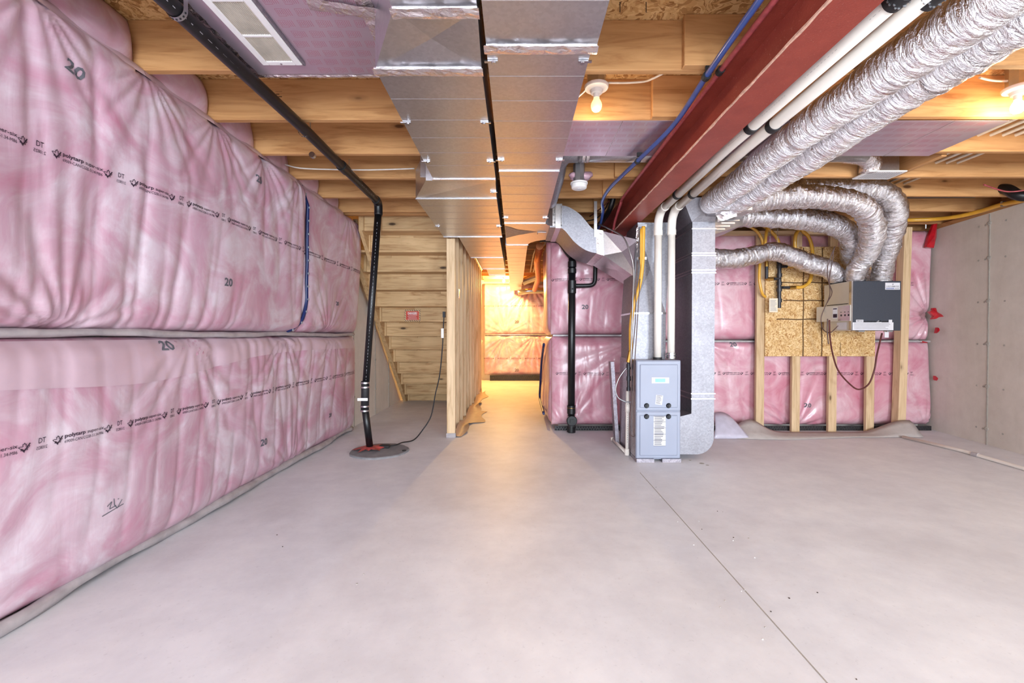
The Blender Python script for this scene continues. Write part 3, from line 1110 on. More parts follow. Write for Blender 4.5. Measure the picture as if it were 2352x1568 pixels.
# passage end wall
yc = YC - 0.12
PU = Blanket((-0.75, yc, 1.10), (1, 0, 0), (0, 0, 1), (0, -1, 0), 3.0, 1.22, 0.08, 51, 0.016, [(1.1, 1.2, 0.9, 0.03), (0.5, 0.0, 0.5, 0.02)], ends=(0, 0))
PU.build('insulation_blanket', M['pink'], 'upper insulation blanket on the end wall of the lit passage', du=0.022)
PL = Blanket((-0.75, yc, 0.13), (1, 0, 0), (0, 0, 1), (0, -1, 0), 3.0, 0.96, 0.08, 52, 0.016, [(0.5, 0.95, 0.6, 0.03), (1.2, 0.95, 0.8, 0.03)], ends=(0, 0))
PL.build('insulation_blanket', M['pink'], 'lower insulation blanket on the end wall of the lit passage', du=0.022)
print_band(PU, 0.68, per=0.325); print_band(PL, 0.40, per=0.325)
twenty(PU, 0.77, 0.3, 0.1); twenty(PL, 0.77, 0.12, 0.1)
tag(box('insulation_batten', (-0.74, 2.3), (yc - 0.06, yc), (1.085, 1.105), M['grey_poly']), 'thin batten between blankets on the passage end wall', 'batten')
# ---------------------------------------------------------------- stairs
st = thing('staircase', 'open-backed pine stairs seen from below, beside the concrete wall', 'stairs', (-1.3, 6.0, 0))
rise, run, z1, y1 = 0.1885, 0.2145, 0.128, 7.36
xa, xb = -1.785, -0.755
for s_, x in (('l', (-1.845, -1.79)), ('r', (-0.752, -0.742))):
    def sp(k, dz): return (y1 - run * (k - 1), z1 + rise * (k - 1) + dz)
    (ya, za), (yb_, zb) = sp(-0.2, 0), sp(13.4, 0)
    poly = [(7.26, 0.0), (4.765, 2.2), (4.765, 2.5), (4.93, 2.5), (7.58, 0.0)]
    if s_ == 'l':       # the wall-side stringer stops at the blanket; its upper length is sistered inside
        poly = [(7.26, 0.0), (5.04, 1.957), (5.04, 2.396), (7.58, 0.0)]
        MB().prism([(5.16, 1.852), (4.765, 2.2), (4.765, 2.5), (4.93, 2.5), (5.16, 2.283)], lambda q: (-1.682, q[0], q[1]), lambda q: (-1.644, q[0], q[1])).build('stringer', M['stair_y'], st)
    MB().prism(poly, lambda q: (x[0], q[0], q[1]), lambda q: (x[1], q[0], q[1])).build('stringer', M['stair_y'], st)
for k in range(1, 15):
    Yk, zk = y1 - run * (k - 1), z1 + rise * (k - 1)
    zb = 0.0 if k == 1 else zk - rise
    xa = -1.648 if k >= 12 else (-1.765 if k == 11 else -1.785)
    r_ = box('riser', (xa, xb), (Yk, Yk + 0.016), (zb + 0.002, zk - 0.0), M['stair_x'], st)
    box('tread', (xa - 0.004, xb), (Yk - run - 0.004, Yk + 0.045), (zk, zk + 0.025), M['stair_x'], st, 0.003)
    # glue block shims behind the riser
    for (fa, fb) in ((random.uniform(0.05, 0.2), random.uniform(0.3, 0.5)), (random.uniform(0.55, 0.7), random.uniform(0.8, 0.98))):
        box('wedge', (xa + (xb - xa) * fa, xa + (xb - xa) * fb), (Yk - 0.014, Yk), (zk - 0.028, zk - 0.001), M['stair_x'], st)
    box('housing', (xa - 0.012, xa + 0.02), (Yk - 0.02, Yk + 0.0), (zb + 0.002, zk), M['stair_z'], st)
sg = thing('danger_sign', 'small red and cream danger sign stapled to a stair riser', 'sign', W(947, 737, 6.28))
p0, p1 = W(929, 738, 6.05), W(966, 711, 6.05)
ys = 6.045
wS, hS = p1.x - p0.x, p1.z - p0.z
kk = 8
Yk = y1 - run * (kk - 1)
ys = Yk - 0.02
p0, p1 = W(929, 738, ys), W(966, 711, ys)
wS, hS = p1.x - p0.x, p1.z - p0.z
box('sign_board', (p0.x, p1.x), (ys, ys + 0.006), (p0.z, p1.z), M['sign_cream'], sg)
box('sign_panel', (p0.x + 0.022, p1.x - 0.022), (ys - 0.002, ys), (p0.z + 0.02, p1.z - 0.02), M['sign_red'], sg)
f = Flat()
for i in range(9):
    a = i * wS / 9
    for yy in (0.001, hS - 0.019):
        f.poly([(a, yy), (a + 0.012, yy), (a + 0.024, yy + 0.018), (a + 0.012, yy + 0.018)], [(0, 1, 2, 3)])
for i in range(5):
    a = 0.02 + i * (hS - 0.04) / 5
    for xx in (0.001, wS - 0.019):
        f.poly([(xx, a), (xx, a + 0.012), (xx + 0.018, a + 0.024), (xx + 0.018, a + 0.012)], [(0, 1, 2, 3)])
f.build('hazard_stripe', M['ink'], sg, plane_map((p0.x, ys - 0.001, p0.z), (1, 0, 0), (0, 0, 1)))
f = Flat()
f.text('DANGER!', wS / 2, hS - 0.062, 0.03, wS * 0.58, 0.03, align='c')
for i in range(4):
    f.rect(wS * (0.2 + 0.04 * (i % 2)), 0.03 + i * 0.017, wS * (0.8 - 0.03 * (i % 3)), 0.0335 + i * 0.017)
f.build('sign_lettering', M['white'], sg, plane_map((p0.x, ys - 0.003, p0.z), (1, 0, 0), (0, 0, 1)))

# ---------------------------------------------------------------- stud partition beside the stairs
sw = thing('stud_partition', 'bare wood stud partition along the stairs and passage', 'wall frame', (-0.687, 6.5, 0))
x = (-0.732, -0.643)
box('bottom_plate', x, (4.69, 8.42), (0.0, 0.038), M['stud_y'], sw, 0.002)
box('top_plate', x, (4.73, 8.42), (2.29, 2.328), M['stud_y'], sw, 0.002)
box('stud', x, (4.69, 4.728), (0.038, 2.10), M['stud_z'], sw, 0.003)
y = 4.69 + 0.32
n = 0
while y < 8.4:
    box('stud', x, (y, y + 0.038), (0.038, 2.29), M['stud_z'], sw, 0.003)
    y += 0.36
box('nail_plate', (-0.645, -0.640), (4.99, 5.07), (1.50, 1.60), M['steel'], sw)
box('foot_wrap', (-0.737, -0.638), (4.683, 4.72), (0.0, 0.045), M['grey_poly'], sw)
# gasket strip curling out along the foot of the partition
v, fcs = [], []
n = 60
for i in range(n + 1):
    t = i / n
    y = 4.70 + 3.6 * t
    wd = 0.05 + 0.10 * abs(math.sin(t * 9)) * (0.6 + 0.4 * math.sin(t * 31)) + (0.12 if 0.2 < t < 0.45 else 0)
    lift = 0.05 * max(0, math.sin(t * 14)) ** 2
    v += [(-0.642, y, 0.07 + 0.03 * math.sin(t * 20)), (-0.632, y, 0.012), (-0.632 + wd * 0.6, y, 0.008 + lift * 0.4), (-0.632 + wd, y, 0.006 + lift)]
for i in range(n):
    for j in range(3):
        fcs.append((i * 4 + j, (i + 1) * 4 + j, (i + 1) * 4 + j + 1, i * 4 + j + 1))
tag(ob('gasket_strip', v, fcs, M['gasket'], None, True), 'curling brown gasket strip along the foot of the stud partition', 'gasket')

# ---------------------------------------------------------------- sump: lid, pipe, cord
c = WZ(872, 1037, 0)
lid = thing('sump_lid', 'round grey sump lid set on the floor by the insulated wall', 'lid', (c.x, c.y, 0))
mb = MB()
n = 40
r0 = 0.265
prof = [(1.0, 0.0), (1.0, 0.010), (0.97, 0.016), (0.5, 0.017)]
v, fcs = [], []
for (rr, h) in prof:
    for i in range(n):
        t = 2 * math.pi * i / n
        r = r0 * rr * (1 + 0.012 * math.sin(7 * t) + 0.008 * math.sin(17 * t))
        v.append((c.x + r * math.cos(t), c.y + r * math.sin(t), h))
for k in range(3):
    for i in range(n):
        j = (i + 1) % n
        fcs.append((k * n + i, k * n + j, (k + 1) * n + j, (k + 1) * n + i))
fcs.append(tuple(3 * n + i for i in range(n)))
ob('lid_plate', v, fcs, M['grey_lid'], lid)
MB().lathe([(0.018, 0.010), (0.018, 0.022), (0.010, 0.024)], (c.x + 0.235, c.y - 0.03, 0), 12).build('lid_bolt', M['rubber'], lid)
pb = Vector((c.x - 0.095, c.y + 0.02, 0.016))
# crumpled red tape collar
v, fcs = [(pb.x, pb.y, 0.05)], []
n = 22
for i in range(n):
    t = 2 * math.pi * i / n
    r = 0.055 + 0.01 * math.sin(5 * t)
    v.append((pb.x + r * math.cos(t), pb.y + r * math.sin(t), 0.045))
for i in range(n):
    t = 2 * math.pi * i / n
    r = random.choice([0.085, 0.10, 0.125, 0.14, 0.16])
    v.append((pb.x + r * math.cos(t), pb.y + r * math.sin(t), 0.0185 + random.uniform(0, 0.022)))
for i in range(n):
    j = (i + 1) % n
    fcs += [(0, 1 + i, 1 + j), (1 + i, 1 + n + i, 1 + n + j, 1 + j)]
tag(ob('tape_collar', v, fcs, M['tape_rust']), 'crumpled red tape collar round the pipe on the sump lid', 'tape')
hp = 2.283
q = [(-1.272, 0.3, hp), (-1.262, 1.4, hp), (-1.235, 2.6, hp), (-1.236, 3.93, hp - 0.006)]
el = [(-1.236, 3.97, hp - 0.008), (-1.237, 4.005, hp - 0.03), (-1.238, 4.015, hp - 0.07)]
top = Vector((-1.238, 4.016, hp - 0.07))
p6, p7, p8 = W(839, 900, 4.05), W(838, 945, 4.06), pb
dp = thing('discharge_pipe', 'black plastic discharge pipe running under the joists and down to the sump', 'pipe', pb)
tube('ceiling_run', q + [(-1.236, 3.945, hp - 0.006)], 0.031, M['abs'], dp, 16)
tube('elbow', catmull([(-1.236, 3.925, hp - 0.006)] + el + [(-1.239, 4.017, hp - 0.12)], 4), 0.037, M['abs'], dp, 16)
tube('drop_pipe', [top, p6], 0.031, M['abs'], dp, 16)
tube('coupling', [p6 + Vector((0.0, 0, 0.10)), p6, p7], 0.036, M['rubber'], dp, 16)
tube('riser_pipe', [p7 + Vector((0, 0, 0.05)), p8], 0.031, M['abs'], dp, 16)
for dz in (0.085, 0.045):
    ring('hose_clamp', p6 + Vector((0.0, 0, dz)), (0, 0, 1), 0.036, 0.014, M['steel'], dp)
for dz in (0.05, 0.01):
    ring('hose_clamp', p7 + Vector((0.0, 0, dz)), (0, 0, 1), 0.036, 0.014, M['steel'], dp)
m_ = (p6 + p7) / 2
box('clamp_label', (m_.x - 0.055, m_.x + 0.038), (m_.y - 0.043, m_.y - 0.037), (m_.z + 0.015, m_.z + 0.04), M['white'], dp)
ring('pipe_coupling', (-1.2355, 3.2, hp - 0.002), (0, 1, 0), 0.031, 0.10, M['abs'], dp, 0.006)
f = Flat()
for y in np.arange(0.8, 3.8, 0.045):
    f.rect(y, -0.002, y + random.uniform(0.006, 0.03), 0.002)
    if random.random() < 0.3: f.rect(y, 0.006, y + 0.012, 0.008)
f.build('pipe_print', M['ink_faint'], dp, lambda a, b: np.stack([-1.272 + (a - 0.3) * 0.0118 + 0.0245, a, hp - 0.0205 + b], 1))
f = Flat()
for z in np.arange(0.12, 1.6, 0.03):
    f.rect(-0.0015, z, 0.0015, z + random.uniform(0.005, 0.022))
dv = (p6 - top)
f.build('pipe_print', M['ink_faint'], dp, lambda a, b: np.stack([top.x + dv.x * b / 1.65 + a + 0.008, top.y + dv.y * b / 1.65 - 0.0312 + 0 * a, top.z + dv.z * b / 1.65], 1))
# perforated hangers
for y, big, where in ((1.66, 1, 'beside the return grille'), (2.63, 0, 'at its middle joist'), (3.22, 0, 'at the white cable')):
    x = -1.272 + (y - 0.3) * 0.0118
    hg = thing('pipe_hanger', 'perforated metal strap looped under the black ceiling pipe ' + where, 'hanger', (x, y, hp - 0.04), 'straps holding the black ceiling pipe')
    n = 16
    v, fcs = [], []
    wd = 0.011 if big else 0.007
    path = [(x - 0.036, 0.30)] if False else []
    loop = [(x - 0.034, SF if big else JB + 0.02)] + [(x + 0.0345 * math.cos(t), hp + 0.0345 * math.sin(t)) for t in np.linspace(math.pi, 2 * math.pi, 14)] + [(x + 0.034, SF if big else JB + 0.02)]
    for (a, b) in loop:
        v += [(a, y - wd, b), (a, y + wd, b)]
    for i in range(len(loop) - 1):
        fcs.append((2 * i, 2 * i + 1, 2 * i + 3, 2 * i + 2))
    ob('strap', v, fcs, M['zinc'], hg)
    hb = MB()
    for t in np.linspace(math.pi * 1.1, math.pi * 1.9, 7):
        c_ = Vector((x + 0.0352 * math.cos(t), y, hp + 0.0352 * math.sin(t)))
        dr = Vector((math.cos(t), 0, math.sin(t)))
        hb.cyl(c_ - dr * 0.001, c_ + dr * 0.0008, 0.004, 6)
    hb.build('strap_hole', M['rubber'], hg)
hg = MB().lathe([(0.02, -0.012), (0.02, 0.012)], (-1.38, 3.03, 2.302), 12, 'y').build('pipe_clip', M['steel'])
tag(hg, 'small bright clip on a joist beside the black ceiling pipe', 'clip')
# power cord to the partition
pl = W(1020, 722, 4.705)
cord = [Vector((pb.x + 0.10, pb.y + 0.06, 0.03)), Vector((pb.x + 0.2, pb.y + 0.12, 0.027)), Vector((-1.12, 4.36, 0.025)), WZ(950, 1010, 0.007), W(970, 988, 4.66), W(990, 955, 4.70), W(1000, 905, 4.71), W(1010, 860, 4.70), W(1016, 800, 4.69), W(1018, 760, 4.688), pl]
pc = thing('pump_cord', 'black pump cord rising from the sump lid to the stud partition', 'cord', cord[0])
tube('cord', cord, 0.006, M['rubber'], pc, 8, 6)
MB().box((pl.x - 0.014, pl.x + 0.012), (pl.y - 0.012, pl.y + 0.03), (pl.z - 0.03, pl.z + 0.03)).build('plug', M['rubber'], pc)
q_ = W(1016, 765, 4.68)
box('cord_tag', (q_.x - 0.012, q_.x + 0.014), (q_.y - 0.002, q_.y), (q_.z - 0.05, q_.z + 0.05), M['white'], pc)
cv = cord[0]
MB().bbox((cv.x - 0.03, cv.x + 0.07), (cv.y - 0.03, cv.y + 0.025), (0.0165, 0.045), 0.008).build('strain_relief', M['rubber'], pc)

# ---------------------------------------------------------------- foil-faced pans under the joists
def print_boxes(name, x0, x1, y0, y1, z, parent, sx=0.075, sy=0.062, keep=lambda x, y: True):
    f = Flat()
    r = 0
    y = y0
    while y + 0.05 < y1:
        x = x0 + (0.02 if r % 2 else 0)
        while x + 0.05 < x1:
            if keep(x, y):
                w_, h_, t = 0.03, 0.038, 0.0011
                f.rect(x, y, x + w_, y + t); f.rect(x, y + h_, x + w_, y + h_ + t)
                f.rect(x, y, x + t, y + h_); f.rect(x + w_ - t, y, x + w_, y + h_)
                for j in range(3):
                    f.rect(x + 0.006 + j * 0.008, y + 0.006, x + 0.0075 + j * 0.008, y + 0.03)
                for j in range(3):
                    f.rect(x + 0.036 + j * 0.008, y, x + 0.0375 + j * 0.008, y + 0.036)
            x += sx
        y += sy
        r += 1
    f.build(name, M['ink_red'], parent, lambda a, b: np.stack([a, b, 0 * a + z], 1))


P1 = thing('joist_pan', 'foil-faced board with red print closing a joist bay by the return grille', 'pan', (-0.85, 1.5, JB - 0.012))
px0, px1, py0, py1 = -1.262, -0.40, 0.5, 2.148
bd = MB()       # board with the opening the grille covers
for x, y in (((px0, -1.122), (py0, py1)), ((-1.002, px1), (py0, py1)), ((-1.122, -1.002), (py0, 1.655)), ((-1.122, -1.002), (2.01, py1))):
    bd.box(x, y, (JB - 0.008, JB - 0.001))
bd.build('board', M['panfoil'], P1)
print_boxes('board_print', -0.94, -0.58, 0.9, 2.14, JB - 0.0085, P1)
def crinkle(name, pts, wd, m, parent, up_=(0, 0, -1), amp=0.006, step=0.02):
    p = resample(pts, step)
    v, fcs = [], []
    U_ = Vector(up_)
    for i, a in enumerate(p):
        t = (p[min(i + 1, len(p) - 1)] - p[max(0, i - 1)]).normalized()
        s_ = t.cross(U_).normalized()
        for k, e in enumerate((-1, -0.35, 0.3, 1)):
            v.append(a + s_ * wd * e * random.uniform(0.85, 1.1) + U_ * random.uniform(0, amp) * (1 if abs(e) < 0.9 else 0.15))
    for i in range(len(p) - 1):
        for k in range(3):
            fcs.append((i * 4 + k, i * 4 + k + 1, (i + 1) * 4 + k + 1, (i + 1) * 4 + k))
    return ob(name, v, fcs, m, parent)


zf = JB - 0.009
crinkle('foil_tape_strip', [(px0 + 0.01, 0.6, zf), (px0 + 0.01, py1, zf)], 0.028, M['foil_tape'], P1)
crinkle('foil_tape_strip', [(px0, py1 - 0.004, zf), (px1, py1 - 0.004, zf)], 0.012, M['foil_tape'], P1)
crinkle('foil_tape_strip', [(-0.60, 0.6, zf), (-0.555, py1, zf)], 0.032, M['foil_tape'], P1)
crinkle('foil_tape_strip', [(-0.78, 1.68, zf), (-0.52, 1.72, zf - 0.012)], 0.03, M['foil_tape'], P1)
# return-air grille
gr = thing('return_grille', 'white louvered return grille in the foil-faced ceiling board', 'grille', (-1.06, 1.83, JB - 0.04))
gx0, gx1, gy0, gy1, gz = -1.152, -0.972, 1.615, 2.04, JB - 0.010
fr = MB()
for (x, y) in (((gx0, gx0 + 0.03), (gy0, gy1)), ((gx1 - 0.03, gx1), (gy0, gy1)), ((gx0 + 0.03, gx1 - 0.03), (gy0, gy0 + 0.04)), ((gx0 + 0.03, gx1 - 0.03), (gy1 - 0.03, gy1)), ((gx0 + 0.03, gx1 - 0.03), (1.835, 1.85))):
    fr.bbox(x, y, (gz - 0.012, gz), 0.003)
fr.build('grille_frame', M['white'], gr)
for (a, b) in ((gy0 + 0.04, 1.835), (1.85, gy1 - 0.03)):
    lv = MB()
    n = 17
    for i in range(n):
        xx = gx0 + 0.031 + i * (gx1 - gx0 - 0.064) / (n - 1)
        lv.hexa([(xx, a, gz - 0.011), (xx + 0.0016, a, gz - 0.011), (xx + 0.0016, b, gz - 0.011), (xx, b, gz - 0.011)],
                [(xx + 0.0035, a, gz - 0.003), (xx + 0.005, a, gz - 0.003), (xx + 0.005, b, gz - 0.003), (xx + 0.0035, b, gz - 0.003)])
    o = lv.build('louver_bank', M['white_dirty'], gr)
    o['kind'] = 'stuff'
for yy in (gy0 + 0.018, gy1 - 0.014):
    MB().lathe([(0.005, -0.014), (0.005, -0.011)], ((gx0 + gx1) / 2, yy, gz), 8).build('screw', M['steel'], gr)
box('metal_edging', (gx1 + 0.002, gx1 + 0.012), (gy0 - 0.05, gy1 + 0.005), (gz - 0.01, gz), M['galv_dull'], gr)
P2 = thing('joist_pan', 'foil-faced board closing the joist bay that crosses over the steel beam', 'pan', (1.5, 2.86, JB - 0.012))
box('board', (0.22, 2.87), (2.60, 3.105), (JB - 0.0035, JB - 0.0005), M['panfoil'], P2)
print_boxes('board_print', 0.27, 2.8, 2.62, 3.09, JB - 0.0038, P2, 0.072, 0.075, lambda x, y: not 0.94 < x + 0.03 < 1.13)
for xx in (0.62, 2.55):
    box('board_joint', (xx, xx + 0.004), (2.60, 3.105), (JB - 0.0045, JB - 0.003), M['foil_tape'], P2)

# ---------------------------------------------------------------- supply trunk ducts
DZ0, DZ1 = 2.11, 2.320


def clip_bracket(parent, x, y, z, sx):
    mb = MB().box((min(x, x + sx * 0.05), max(x, x + sx * 0.05)), (y - 0.006, y + 0.006), (z - 0.006, z - 0.001))
    mb.lathe([(0.009, -0.012), (0.009, -0.004)], (x + sx * 0.035, y, z), 8)
    mb.build('hanger_clip', M['steel'], parent)


def beads(parent, xf, ys, z):
    for y in ys:
        x0, x1 = xf(y)
        mb = MB()
        mb.prism([(y - 0.004, z + 0.001), (y, z - 0.0012), (y + 0.004, z + 0.001)], lambda q: (x0, q[0], q[1]), lambda q: (x1, q[0], q[1]))
        mb.build('bead', M['galv'], parent)


def cleat(parent, x0, x1, y, z, wd=0.016, m='steel', tape=False):
    if tape:
        crinkle('foil_tape_band', [(x0 - 0.006, y, z - 0.012), (x1 + 0.006, y, z - 0.012)], 0.024, M['foil_tape'], parent, amp=0.006, step=0.03)
        MB().cyl((x0 - 0.004, y, z - 0.003), (x1 + 0.004, y, z - 0.003), 0.011, 8).build('drive_cleat', M['foil_tape'], parent, True)
    else:
        MB().bbox((x0 - 0.004, x1 + 0.004), (y - wd / 2, y + wd / 2), (z - 0.006, z + 0.001), 0.002).build('drive_cleat', M[m], parent)


D1 = thing('trunk_duct', 'galvanized trunk duct with cross-broken step, next to the foil-faced board', 'duct', (-0.35, 3.0, DZ0))
D2 = thing('trunk_duct', 'galvanized trunk duct ending in the branch to the furnace', 'duct', (0.08, 3.0, DZ0))
def seg(name, parent, xa, ya, xb, yb_, za=DZ0, zb=DZ0, cross=None):
    """duct length from ya (x range xa, underside za) to yb"""
    return MB().hexa([(xa[0], ya, za), (xa[1], ya, za), (xb[1], yb_, zb), (xb[0], yb_, zb)], [(xa[0], ya, DZ1), (xa[1], ya, DZ1), (xb[1], yb_, DZ1), (xb[0], yb_, DZ1)], cross).build(name, M['galv'], parent)


xn, xm, xw = (-0.39, -0.122), (-0.545, -0.133), (-0.755, -0.145)
seg('duct_section', D1, xn, 0.3, xn, 1.42)
seg('step_section', D1, xn, 1.42, xm, 1.735, cross={'bot': -0.014})
seg('duct_section', D1, xm, 1.735, xm, 2.94)
seg('duct_section', D1, xm, 2.94, (-0.55, -0.137), 3.02)
seg('step_section', D1, (-0.60, -0.137), 2.97, xw, 3.36, cross={'bot': -0.010})
seg('duct_section', D1, xw, 3.36, xw, 4.675)
seg('duct_section', D1, (-0.60, -0.17), 4.675, (-0.60, -0.17), 5.9)
seg('duct_section', D1, (-0.52, -0.17), 5.9, (-0.52, -0.17), 6.9)
seg('duct_section', D1, (-0.46, -0.18), 6.9, (-0.46, -0.18), 7.7)
cleat(D1, *xn, 1.42, DZ0, tape=True)
cleat(D1, *xm, 1.735, DZ0, tape=True)
cleat(D1, -0.55, -0.137, 2.945, DZ0, 0.02, 'foil_tape')
cleat(D1, *xw, 3.36, DZ0, 0.01)
cleat(D1, *xw, 4.66, DZ0, 0.01)
for y in (5.9, 6.9, 7.6): cleat(D1, -0.6 if y < 6 else (-0.52 if y < 7 else -0.46), -0.17, y, DZ0, 0.012)
beads(D1, lambda y: xm, np.arange(1.95, 2.9, 0.19), DZ0)
beads(D1, lambda y: xw, np.arange(3.55, 4.6, 0.19), DZ0)
beads(D1, lambda y: (-0.60, -0.17) if y < 5.9 else (-0.5, -0.18), np.arange(4.9, 7.6, 0.25), DZ0)
beads(D1, lambda y: xn, np.arange(0.6, 1.4, 0.19), DZ0)
for y in (2.16, 2.64): clip_bracket(D1, xm[0] - 0.012, y, DZ0, 1); clip_bracket(D1, xm[1] + 0.012, y, DZ0, -1)
for y in (3.2, 4.2): clip_bracket(D1, xw[1] + 0.012, y, DZ0, -1)
clip_bracket(D1, xw[0] - 0.012, 4.2, DZ0, 1)
MB().box((-0.635, -0.60), (2.966, 2.972), (2.13, 2.31)).build('standing_seam', M['steel'], D1)
x2, x3 = (-0.106, 0.288), (-0.106, 0.272)
seg('duct_section', D2, x2, 0.3, x2, 1.60)
seg('duct_section', D2, x3, 1.60, x3, 4.10)
cleat(D2, -0.108, 0.286, 1.60, DZ0, tape=True)
cleat(D2, *x3, 2.80, DZ0, 0.014)
cleat(D2, *x3, 4.10, DZ0, 0.014)
beads(D2, lambda y: x2, np.arange(0.5, 1.58, 0.22), DZ0)
beads(D2, lambda y: x3, np.arange(1.78, 4.05, 0.185), DZ0)
for y in (1.68, 2.62, 3.9): clip_bracket(D2, x3[0] - 0.012, y, DZ0, 1); clip_bracket(D2, x3[1] + 0.012, y, DZ0, -1)
# branch box: straight trunk continues, radius takeoff swings right
arc = [(0.135 + 0.30 * (1 - math.cos(t)), 5.02 - 0.30 * math.sin(t)) for t in np.linspace(0, math.pi / 2, 9)]
poly = [(-0.106, 4.10), (0.272, 4.10), (0.30, 4.17), (0.345, 4.20), (0.435, 4.20), (0.445, 4.80)] + [(a, b + 0.06) for a, b in arc[::-1]] + [(-0.106, 5.08)]
MB().prism(poly, lambda q: (q[0], q[1], DZ0), lambda q: (q[0], q[1], DZ1)).build('branch_section', M['galv'], D2)
seg('duct_section', D2, (-0.118, 0.132), 5.08, (-0.118, 0.132), 8.6)
seg('duct_section', D2, (-0.132, 0.118), 8.6, (-0.132, 0.118), 10.2)
cleat(D2, -0.106, 0.14, 5.08, DZ0, 0.012)
beads(D2, lambda y: (-0.118, 0.132), np.arange(5.3, 10.1, 0.3), DZ0)
MB().cyl((0.215, 4.42, DZ0 - 0.006), (0.30, 4.43, DZ0 - 0.006), 0.005, 8).cyl((0.215, 4.41, DZ0 + 0.01), (0.215, 4.45, DZ0 - 0.02), 0.004, 6).build('damper_rod', M['steel'], D2)
# curved dark scoop where the takeoff leaves the trunk
v = [(-0.104, 4.18, DZ0 - 0.001), (0.02, 4.34, DZ0 - 0.004), (0.21, 4.43, DZ0 - 0.002), (0.02, 4.50, DZ0 - 0.018), (-0.104, 4.62, DZ0 - 0.022)]
ob('scoop_panel', v, [(0, 1, 2, 3, 4)], M['galv_dull'], D2)

# ---------------------------------------------------------------- branch: S-shaped offset down to the plenum
BR = thing('offset_duct', 'S-shaped galvanized offset duct dropping from the trunk to the furnace plenum', 'duct', (0.7, 4.4, 1.8))
yf, yk = 4.20, 4.80
T = [(1263, 471.5), (1289, 471.5), (1303, 474), (1317, 481), (1333, 493), (1347, 509), (1356, 520), (1364, 527), (1368, 528.5)]
Bt = [(1263, 522), (1287, 523), (1298, 530), (1308, 542), (1318, 554), (1332, 566), (1347, 575), (1362, 580), (1370, 581)]
tw, bw = [W(a, b, yf) for a, b in T], [W(a, b, yf) for a, b in Bt]
tw = resample(catmull(tw, 5), 0.02); bw = resample(catmull(bw, 5), 0.02)
nn = min(len(tw), len(bw))
tw, bw = [tw[int(i * (len(tw) - 1) / (nn - 1))] for i in range(nn)], [bw[int(i * (len(bw) - 1) / (nn - 1))] for i in range(nn)]
v, fcs = [], []
for a, b in zip(tw, bw):
    v += [a, b, (b.x, yk, b.z), (a.x, yk, a.z)]
for i in range(nn - 1):
    for j in range(4):
        q = (j + 1) % 4
        fcs.append((i * 4 + j, i * 4 + q, (i + 1) * 4 + q, (i + 1) * 4 + j))
fcs += [(3, 2, 1, 0), tuple((nn - 1) * 4 + j for j in range(4))]
o = ob('offset_elbow', v, fcs, M['galv_dull'], BR)
smooth_by_angle(o, 30)
ct, cb, ct2, cb2 = W(1368, 528, yf), W(1370, 581, yf), W(1385, 531, yf), W(1387, 586, yf)
MB().hexa([(cb.x, yf - 0.006, cb.z - 0.006), (cb2.x, yf - 0.006, cb2.z - 0.006), (cb2.x, yk + 0.006, cb2.z - 0.006), (cb.x, yk + 0.006, cb.z - 0.006)],
          [(ct.x, yf - 0.006, ct.z + 0.006), (ct2.x, yf - 0.006, ct2.z + 0.006), (ct2.x, yk + 0.006, ct2.z + 0.006), (ct.x, yk + 0.006, ct.z + 0.006)]).build('tape_collar', M['foil_tape'], BR)
l0, l1 = W(1276, 471, yf), W(1288, 523, yf)
box('slip_collar', (l0.x, l1.x), (yf - 0.005, yk + 0.005), (l1.z - 0.004, l0.z + 0.004), M['galv'], BR)
et, eb = W(1466, 552, 4.05), W(1466, 643, 4.05)
MB().hexa([(cb2.x, yf, cb2.z), (eb.x, 4.03, eb.z), (eb.x, 4.42, eb.z - 0.02), (cb2.x, yk, cb2.z)],
          [(ct2.x, yf, ct2.z), (et.x, 4.03, et.z), (et.x, 4.42, et.z), (ct2.x, yk, ct2.z)], {'front': -0.03, 'bot': -0.02}).build('transition', M['galv'], BR)
hz = W(1368, 463, yf - 0.01)
box('hanger_bar', (hz.x - 0.014, hz.x + 0.014), (yf - 0.012, yf - 0.006), (W(1368, 545, yf).z, JB + 0.01), M['galv'], BR)
# ---------------------------------------------------------------- furnace
FX0, FX1, FY0, FY1, FZ1 = 1.026, 1.405, 3.78, 4.38, 0.868
FU = thing('furnace', 'grey-blue gas furnace with two door panels, under the white pipes', 'furnace', (1.21, 4.05, 0))
box('cabinet', (FX0, FX1), (FY0 + 0.02, FY1), (0.03, FZ1), M['furnace_side'], FU, 0.004)
box('front_frame', (FX0, FX1), (FY0 + 0.008, FY0 + 0.03), (0.02, FZ1), M['furnace'], FU, 0.004)
zm = 0.435
for nm, a, b in (('upper_door', zm + 0.004, FZ1 - 0.004), ('lower_door', 0.03, zm - 0.004)):
    d_ = MB()
    d_.bbox((FX0 + 0.002, FX1 - 0.002), (FY0 - 0.004, FY0 + 0.012), (a, b), 0.006)
    d_.bbox((FX0 + 0.028, FX1 - 0.028), (FY0 - 0.012, FY0 - 0.002), (a + 0.025, b - 0.03), 0.006)
    door = d_.build(nm, M['furnace'], FU)
    for x in (FX0 + 0.085, FX0 + 0.272):
        z = zm + 0.048 if nm == 'upper_door' else zm - 0.045
        MB().lathe([(0.022, FY0 - 0.010), (0.022, FY0 - 0.014), (0.017, FY0 - 0.02), (0.015, FY0 - 0.028)], (x, 0, z), 16, 'y').box((x - 0.005, x + 0.005), (FY0 - 0.034, FY0 - 0.02), (z - 0.016, z + 0.016)).build('door_knob', M['knob'], door)
ud, ld = bpy.data.objects['upper_door'], bpy.data.objects['lower_door']
p, q = W(1496.5, 880, 3.767), W(1537, 866.5, 3.767)
box('badge', (p.x, q.x), (FY0 - 0.0145, FY0 - 0.011), (p.z, q.z), M['paper'], ud)
bl = Flat()
bl.rect(0.03, 0.010, 0.116, 0.040)
